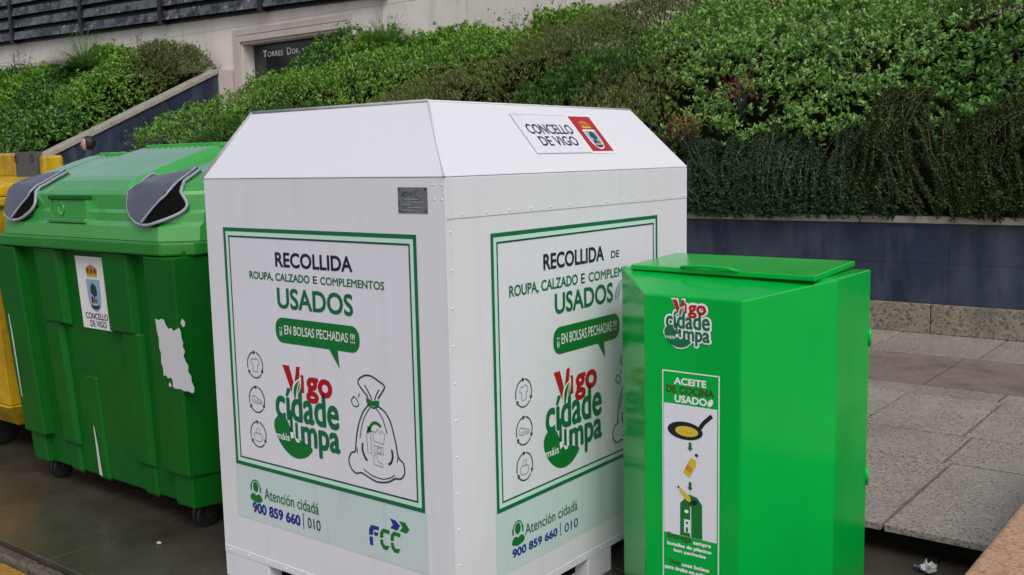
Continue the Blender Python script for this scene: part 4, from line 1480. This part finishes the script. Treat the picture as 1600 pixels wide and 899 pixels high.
def lidpt(x, s, lift=0.0, flat=False):
    if flat and s < .03:
        # hood frames bridge the moulded ledges of the front
        k_ = (s - .03) / .19
        a_, b_ = (.168, 1.494), (.098, 1.335)
        ed = max(0.0, abs(x - CX) - .66) / .12
        return (x, a_[0] + (a_[0] - b_[0]) * k_ + min(1, ed) * .12 - lift * .92, a_[1] + (a_[1] - b_[1]) * k_ + lift * .39)
    q = s + S0
    y = np.interp(q, SEG, [p[0] for p in path])
    z = np.interp(q, SEG, [p[1] for p in path])
    e_ = .004
    ty_ = np.interp(q + e_, SEG, [p[0] for p in path]) - np.interp(q - e_, SEG, [p[0] for p in path])
    tz_ = np.interp(q + e_, SEG, [p[1] for p in path]) - np.interp(q - e_, SEG, [p[1] for p in path])
    l = math.hypot(ty_, tz_) or 1
    ny_, nz_ = -tz_ / l, ty_ / l
    k = min(1.0, max(0.0, (s - .0) / .09)) * min(1.0, max(0, (.93 - s) / .2))
    h = panel(x) * k + lift
    # chamfered ends: pull the front back near the sides
    ed = max(0.0, abs(x - CX) - .66) / .12
    return (x, y + ny_ * h + (min(1, ed) * .12 if s < .12 else min(1, ed) * max(0, .12 - (s - .12))), z + nz_ * h)


g = MB()
XS = sorted(set([CX + v for v in np.linspace(-.78, .78, 41)] + [CX + .03 + k for k in (-.345, -.31, .31, .345)] + [CX - .66, CX + .66]))
SS = [SEG[i] - S0 for i in range(7)] + [s_ - S0 for s_ in np.linspace(SEG[6] + .02, SEG[-2], 26)] + [SEG[-1] - S0]
vv = [lidpt(x, s_) for s_ in SS for x in XS]
nx_ = len(XS)
ff = [(i * nx_ + j, i * nx_ + j + 1, (i + 1) * nx_ + j + 1, (i + 1) * nx_ + j) for i in range(len(SS) - 1) for j in range(nx_ - 1)]
ff.append(tuple(i * nx_ for i in range(len(SS))))
ff.append(tuple(i * nx_ + nx_ - 1 for i in reversed(range(len(SS)))))
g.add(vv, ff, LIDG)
lidg = g.build('lid', gc)
# crest strip with small teeth at the top of the lid
g = MB()
for x in np.arange(CX - .7, CX + .7, .05):
    a = lidpt(x, .60)
    g.box((a[0] - .006, a[1] - .05, a[2] - .01), (a[0] + .006, a[1] + .05, a[2] + .006), LIDG)
g.build('crest_ridge', lidg, bevel=.003)
# latch recess
g = MB()
lx0, lx1 = -2.60, -2.27
yf = .118
g.box((lx0, yf + .006, 1.37), (lx0 + .012, yf + .05, 1.47), LIDG)
g.box((lx1 - .012, yf + .006, 1.37), (lx1, yf + .05, 1.47), LIDG)
g.box((lx0, yf - .012, 1.352), (lx1, yf + .05, 1.3695), LIDG)
g.box((lx0 + .02, yf + .012, 1.37), (lx1 - .02, yf + .035, 1.455), LIDG)
g.box((lx0 - .005, yf + .004, 1.456), (lx1 + .005, yf + .04, 1.475), BING)
g.lathe((lx0 + .10, yf + .012, 1.412), (0, -1, 0), [(0, .03), (.006, .03), (.006, .024), (.002, .022)], LIDG, 16)
g.build('latch', lidg, bevel=.003)
# holes
LOOP = [(-1.965, 0.0), (-1.985, .09), (-2.0, .165), (-1.955, .19), (-1.89, .225), (-1.80, .275), (-1.715, .14), (-1.655, .02), (-1.625, -.045), (-1.645, -.09), (-1.72, -.135), (-1.81, -.138), (-1.89, -.105), (-1.945, -.05)]
FLAP = [(-1.965, 0.0), (-1.985, .09), (-2.0, .165), (-1.955, .19), (-1.89, .225), (-1.81, .27), (-1.735, .145), (-1.685, .02), (-1.745, -.07), (-1.79, -.135), (-1.89, -.105), (-1.945, -.05)]


def patch(poly, dx, m, lift, dome=0.0):
    P = catmull(poly, 4, True)
    cx_ = sum(p[0] for p in P) / len(P)
    cs = sum(p[1] for p in P) / len(P)
    vs2, fs2 = [], []
    K = 7
    for k in range(K + 1):
        f_ = 1 - k / K
        for (x, s_) in P:
            vs2.append(lidpt(cx_ + (x - cx_) * f_ + dx, cs + (s_ - cs) * f_, lift + dome * (1 - f_ * f_), True))
    n_ = len(P)
    for k in range(K):
        for j in range(n_):
            fs2.append((k * n_ + j, k * n_ + (j + 1) % n_, (k + 1) * n_ + (j + 1) % n_, (k + 1) * n_ + j))
    g.add(vs2, fs2, m, True)


for dx in (0, -1.12):
    g = MB()
    patch(LOOP, dx, SHADEBLACK, .014)  # lid is not cut: darkness of the opening painted as a black patch
    h = g.build('hole_shade', lidg, None)
    g = MB()
    patch(FLAP, dx, RUBBER, .016, .016)
    ed_ = [(-1.79, -.135), (-1.745, -.07), (-1.685, .02), (-1.735, .145), (-1.81, .27)]
    g.tube([lidpt(x + dx, s_, .020, True) for x, s_ in catmull(ed_, 5)], .0055, RIMGREY, 6)
    g.build('rubber_flap', h)
    g = MB()
    g.tube([lidpt(x + dx, s_, .010, True) for x, s_ in catmull(LOOP, 5, True)], .0075, RIMGREY, 8, True)
    g.build('hole_rim', h)


def wheel(x, y, parent):
    g = MB()
    for dx_ in (-.016, .016):
        g.lathe((x + dx_ - .010, y, .056), (1, 0, 0), [(0, .036), (.002, .052), (.006, .056), (.014, .056), (.018, .052), (.020, .036)], BLACK, 20)
    g.lathe((x - .034, y, .056), (1, 0, 0), [(0, .012), (.068, .012)], GREYPL, 10)
    g.smooth = [False] * len(g.smooth)
    w_ = g.build('wheel', parent)
    g = MB()
    g.box((x - .040, y - .02, .05), (x - .034, y + .03, .10), BLACK)
    g.box((x + .034, y - .02, .05), (x + .040, y + .03, .10), BLACK)
    g.box((x - .044, y - .05, .1005), (x + .044, y + .05, .118), BLACK)
    g.build('wheel_fork', w_, bevel=.004)


for wx in (-1.745, -2.985):
    for wy in (.285, 1.0):
        wheel(wx, wy, gc)
# sticker with crest
fn = Vector((0, BOTY - TOPY, -(ZT - ZB))).normalized()
upv = -fn
def front_art(x, z, push):
    return Art((x, fy(z) + .02 - push, z), (1, 0, 0), upv)
A = front_art(-2.44, .857, .004)
A.ux = Vector((1, 0, 0))
A.poly([(-2, 0), (252, 0), (252, 340), (-2, 340)], WINK, 0)
sk = A.done('crest_sticker', gc, 'white sticker with a crowned coat of arms')
draw_crest(A, 72, 82, 112, 232, 1, False)
A.text('CONCELLO', (30, 46, 218, 76), INK, 2, .02)
A.text('DE VIGO', (62, 10, 200, 40), INK, 2, .02)
A.done('crest', sk)
# torn sticker on the right corner rib
A = front_art(-1.756, .66, .0565)
A.poly([(0, 300), (30, 296), (42, 304), (66, 300), (72, 282), (90, 264), (112, 270), (124, 258), (150, 268), (168, 276), (178, 258), (176, 236), (184, 214), (178, 196), (190, 176), (176, 160), (186, 134), (202, 118), (196, 92), (214, 74), (212, 50), (226, 30), (222, 6), (206, 0), (176, 5), (150, 2), (122, 8), (88, 4), (70, 12), (76, 34), (66, 50), (44, 44), (30, 56), (12, 52), (14, 86), (6, 110), (12, 150), (4, 176), (9, 214), (2, 250)], PEEL, 0)
A.poly([(40, 14), (52, 30), (64, 16), (50, 6)], PEEL, 0)
A.poly([(182, 298), (196, 316), (214, 306), (212, 288), (196, 280)], PEEL, 0)
A.done('torn_sticker', gc, 'torn remains of a white sticker')
# white scratches
A = front_art(CX - .10, .12, .0135)
A.poly([(-6, 8), (22, 4), (16, 90), (14, 160), (4, 250), (-4, 254), (-4, 150)], PEEL, 0)
A.done('paint_scrape', gc)
A = front_art(-3.05, .45, .0565)
A.poly([(0, 0), (8, 0), (4, 300), (-6, 430), (-14, 430), (-8, 200)], PEEL, 0)
A.done('paint_scrape', gc)

# ================================================================== YELLOW CONTAINER
yc = thing('wheeled_container', 'yellow plastic waste container with a grey hinge plate, left of the green one', 'waste container', (-4.4, .75, 0))
g = MB()
yx0, yx1 = -5.15, -3.48
g.hexa([(yx0 + .1, .30, .30), (yx1 - .05, .30, .30), (yx1 - .05, 1.15, .30), (yx0 + .1, 1.15, .30),
        (yx0, .22, 1.40), (yx1, .22, 1.40), (yx1, 1.25, 1.40), (yx0, 1.25, 1.40)], YEL)
g.hexa([(yx0 + .15, .36, .17), (yx1 - .1, .36, .17), (yx1 - .1, 1.1, .17), (yx0 + .15, 1.1, .17),
        (yx0 + .08, .28, .298), (yx1 - .03, .28, .298), (yx1 - .03, 1.17, .298), (yx0 + .08, 1.17, .298)], YEL)
for yy in (.42, .68, .94):
    g.hexa([(yx1 - .052, yy, .45), (yx1 - .035, yy + .01, .45), (yx1 - .035, yy + .13, .45), (yx1 - .052, yy + .14, .45),
            (yx1 - .004, yy, 1.36), (yx1 + .012, yy + .01, 1.36), (yx1 + .012, yy + .13, 1.36), (yx1 - .004, yy + .14, 1.36)], YEL)
g.build('body', yc, bevel=.015, seg=3)
g = MB()
g.box((yx0 - .03, .18, 1.402), (yx1 + .03, 1.28, 1.45), YEL)
g.build('rim', yc, bevel=.01)
g = MB()
g.extrude_x([(.22, 1.452), (.24, 1.50), (.60, 1.56), (1.0, 1.53), (1.24, 1.452)], yx0 + .02, yx1 - .02, YEL)
g.build('lid', yc, bevel=.015)
g = MB()
g.box((-5.1, .58, 1.552), (-3.815, .70, 1.692), YEL)
g.box((-3.555, .58, 1.552), (-3.50, .70, 1.672), YEL)
g.build('lid_bar', yc, bevel=.015)
g = MB()
g.box((-3.79, .565, 1.50), (-3.565, .61, 1.695), GREYPL)
for xx_ in (-3.775, -3.595):
    g.lathe((xx_, .566, 1.655), (0, -1, 0), [(0, .022), (.004, .022), (.004, .014), (-.001, .012)], BLACK, 12)
g.lathe((-3.69, .566, 1.535), (0, -1, 0), [(0, .016), (.006, .016)], RIMGREY, 12)
g.build('hinge_plate', yc, bevel=.008)
for wx in (-4.85, -3.9):
    for wy in (.42, 1.02):
        g = MB()
        g.lathe((wx - .025, wy, .1), (1, 0, 0), [(0, .06), (.006, .095), (.015, .1), (.035, .1), (.044, .095), (.05, .06)], BLACK, 22)
        g.box((wx - .04, wy - .04, .1), (wx - .03, wy + .04, .169), BLACK)
        g.box((wx + .03, wy - .04, .1), (wx + .04, wy + .04, .169), BLACK)
        g.build('wheel', yc)

# ================================================================== PINK GRANITE BLOCK, LITTER
g = MB()
g.box((1.40, -.9, -.058), (2.1, 2.35, .49), PINK)
tag(g.build('granite_block', bevel=.018, seg=3, loc=(1.75, .7, -.058)), 'speckled pink granite block in the bottom right corner beside the pavement edge', 'granite block')

import bmesh


def crumple(name, label, loc, size, m, seed):
    r_ = random.Random(seed)
    bm = bmesh.new()
    bmesh.ops.create_icosphere(bm, subdivisions=3, radius=1)
    for v in bm.verts:
        k = .62 + .38 * math.sin(5 * v.co.x + seed) * math.cos(4.3 * v.co.y + 2 * seed) + r_.uniform(-.16, .16)
        v.co = Vector((v.co.x * size[0] * k, v.co.y * size[1] * k, (v.co.z + .75) * size[2] * k))
    zmin = min(v.co.z for v in bm.verts)
    for v in bm.verts:
        v.co.z -= zmin
    me = bpy.data.meshes.new(name)
    bm.to_mesh(me)
    bm.free()
    me.materials.append(m)
    o = bpy.data.objects.new(name, me)
    o.location = loc
    COL.objects.link(o)
    return tag(o, label, 'litter')


crumple('crumpled_paper', 'crumpled white paper scrap on the wet ground below the pavement edge', (1.00, 1.56, .001), (.034, .03, .028), LITTER, 3)
crumple('crumpled_paper', 'tiny white scrap on the wet slab in front of the green wheeled container', (-1.72, .03, .001), (.016, .010, .005), LITTER, 5)
crumple('dark_leaf_scrap', 'dark dead leaf lying beside the crumpled paper', (.965, 1.575, .001), (.03, .03, .012), RUBBER, 8)

# ================================================================== PERSON ON THE STAIRS
pe = thing('person', 'dark-haired person on the stairs, only the head showing above the green container lid', 'person', (-14.9, 7.35, .48))
bx, by, bz = -14.9, 7.35, .48


def skin_body(name, joints, edges, m, parent, lvl=2):
    me = bpy.data.meshes.new(name)
    me.from_pydata([(x + bx - BASE[parent.name].x, y + by - BASE[parent.name].y, z + bz - BASE[parent.name].z) for x, y, z, r_ in joints], edges, [])
    me.materials.append(m)
    o = bpy.data.objects.new(name, me)
    COL.objects.link(o)
    o.parent = parent
    sk_ = o.modifiers.new('skin', 'SKIN')
    for i, (x, y, z, r_) in enumerate(joints):
        me.skin_vertices[0].data[i].radius = (r_, r_)
    me.skin_vertices[0].data[0].use_root = True
    sub = o.modifiers.new('sub', 'SUBSURF')
    sub.levels = sub.render_levels = lvl
    BASE[o.name] = BASE[parent.name]
    return o


# walking towards -X; x forward = -X
J = [(0, 0, .88, .13), (0, 0, 1.08, .125), (-.01, 0, 1.28, .14), (-.01, 0, 1.38, .075), (-.03, 0, 1.45, .052),
     (-.01, -.17, 1.32, .062), (.03, -.21, 1.08, .048), (-.06, -.21, .86, .038),
     (-.01, .17, 1.32, .062), (.0, .21, 1.08, .048), (-.12, .20, .90, .038),
     (-.02, -.09, .80, .09), (-.10, -.10, .46, .062), (-.02, -.10, .08, .045), (-.15, -.10, .04, .04),
     (.02, .09, .80, .09), (.02, .10, .46, .062), (.14, .10, .10, .045), (.02, .10, .04, .04)]
E_ = [(0, 1), (1, 2), (2, 3), (3, 4), (2, 5), (5, 6), (6, 7), (2, 8), (8, 9), (9, 10), (0, 11), (11, 12), (12, 13), (13, 14), (0, 15), (15, 16), (16, 17), (17, 18)]
skin_body('clothed_body', J, E_, COATM, pe)


def ball(name, c, r3, m, parent, n=20, deform=None):
    bm = bmesh.new()
    bmesh.ops.create_uvsphere(bm, u_segments=n, v_segments=n, radius=1)
    for v in bm.verts:
        co = v.co.copy()
        if deform:
            co = deform(co)
        v.co = Vector((c[0] + bx + co.x * r3[0], c[1] + by + co.y * r3[1], c[2] + bz + co.z * r3[2])) - BASE[parent.name]
    me = bpy.data.meshes.new(name)
    bm.to_mesh(me)
    bm.free()
    me.polygons.foreach_set('use_smooth', [True] * len(me.polygons))
    me.materials.append(m)
    o = bpy.data.objects.new(name, me)
    COL.objects.link(o)
    o.parent = parent
    BASE[o.name] = BASE[parent.name]
    return o


def face(co):
    c_ = co.copy()
    # nose, brow, chin on the -x side
    if co.x < -.55:
        c_.x -= .22 * math.exp(-((co.y) ** 2 / .015 + (co.z + .08) ** 2 / .03))
        c_.x -= .07 * math.exp(-((co.y) ** 2 / .08 + (co.z + .75) ** 2 / .04))
        c_.x += .06 * math.exp(-((abs(co.y) - .32) ** 2 / .02 + (co.z - .05) ** 2 / .012))
    c_.y *= 1 - .18 * max(0, -co.z)
    return c_


HZ = 1.525
hd = ball('head', (-.045, 0, HZ), (.098, .076, .118), SKIN, pe, 24, face)
for s in (-1, 1):
    ball('eye', (-.126, s * .029, HZ + .008), (.010, .013, .009), INK, hd, 8)
ball('mouth', (-.137, 0, HZ - .058), (.008, .024, .007), RINK, hd, 8)
for s in (-1, 1):
    ball('ear', (-.03, s * .078, HZ), (.018, .010, .028), SKIN, hd, 8)


def hairf(co):
    c_ = co.copy()
    if co.x < -.30 and co.z < .62:
        c_.x = -.30 + (co.x + .30) * .05
    return c_


ball('hair', (-.012, 0, HZ + .018), (.118, .095, .126), HAIR, pe, 24, hairf)

pe.rotation_euler = (0, 0, R(48))
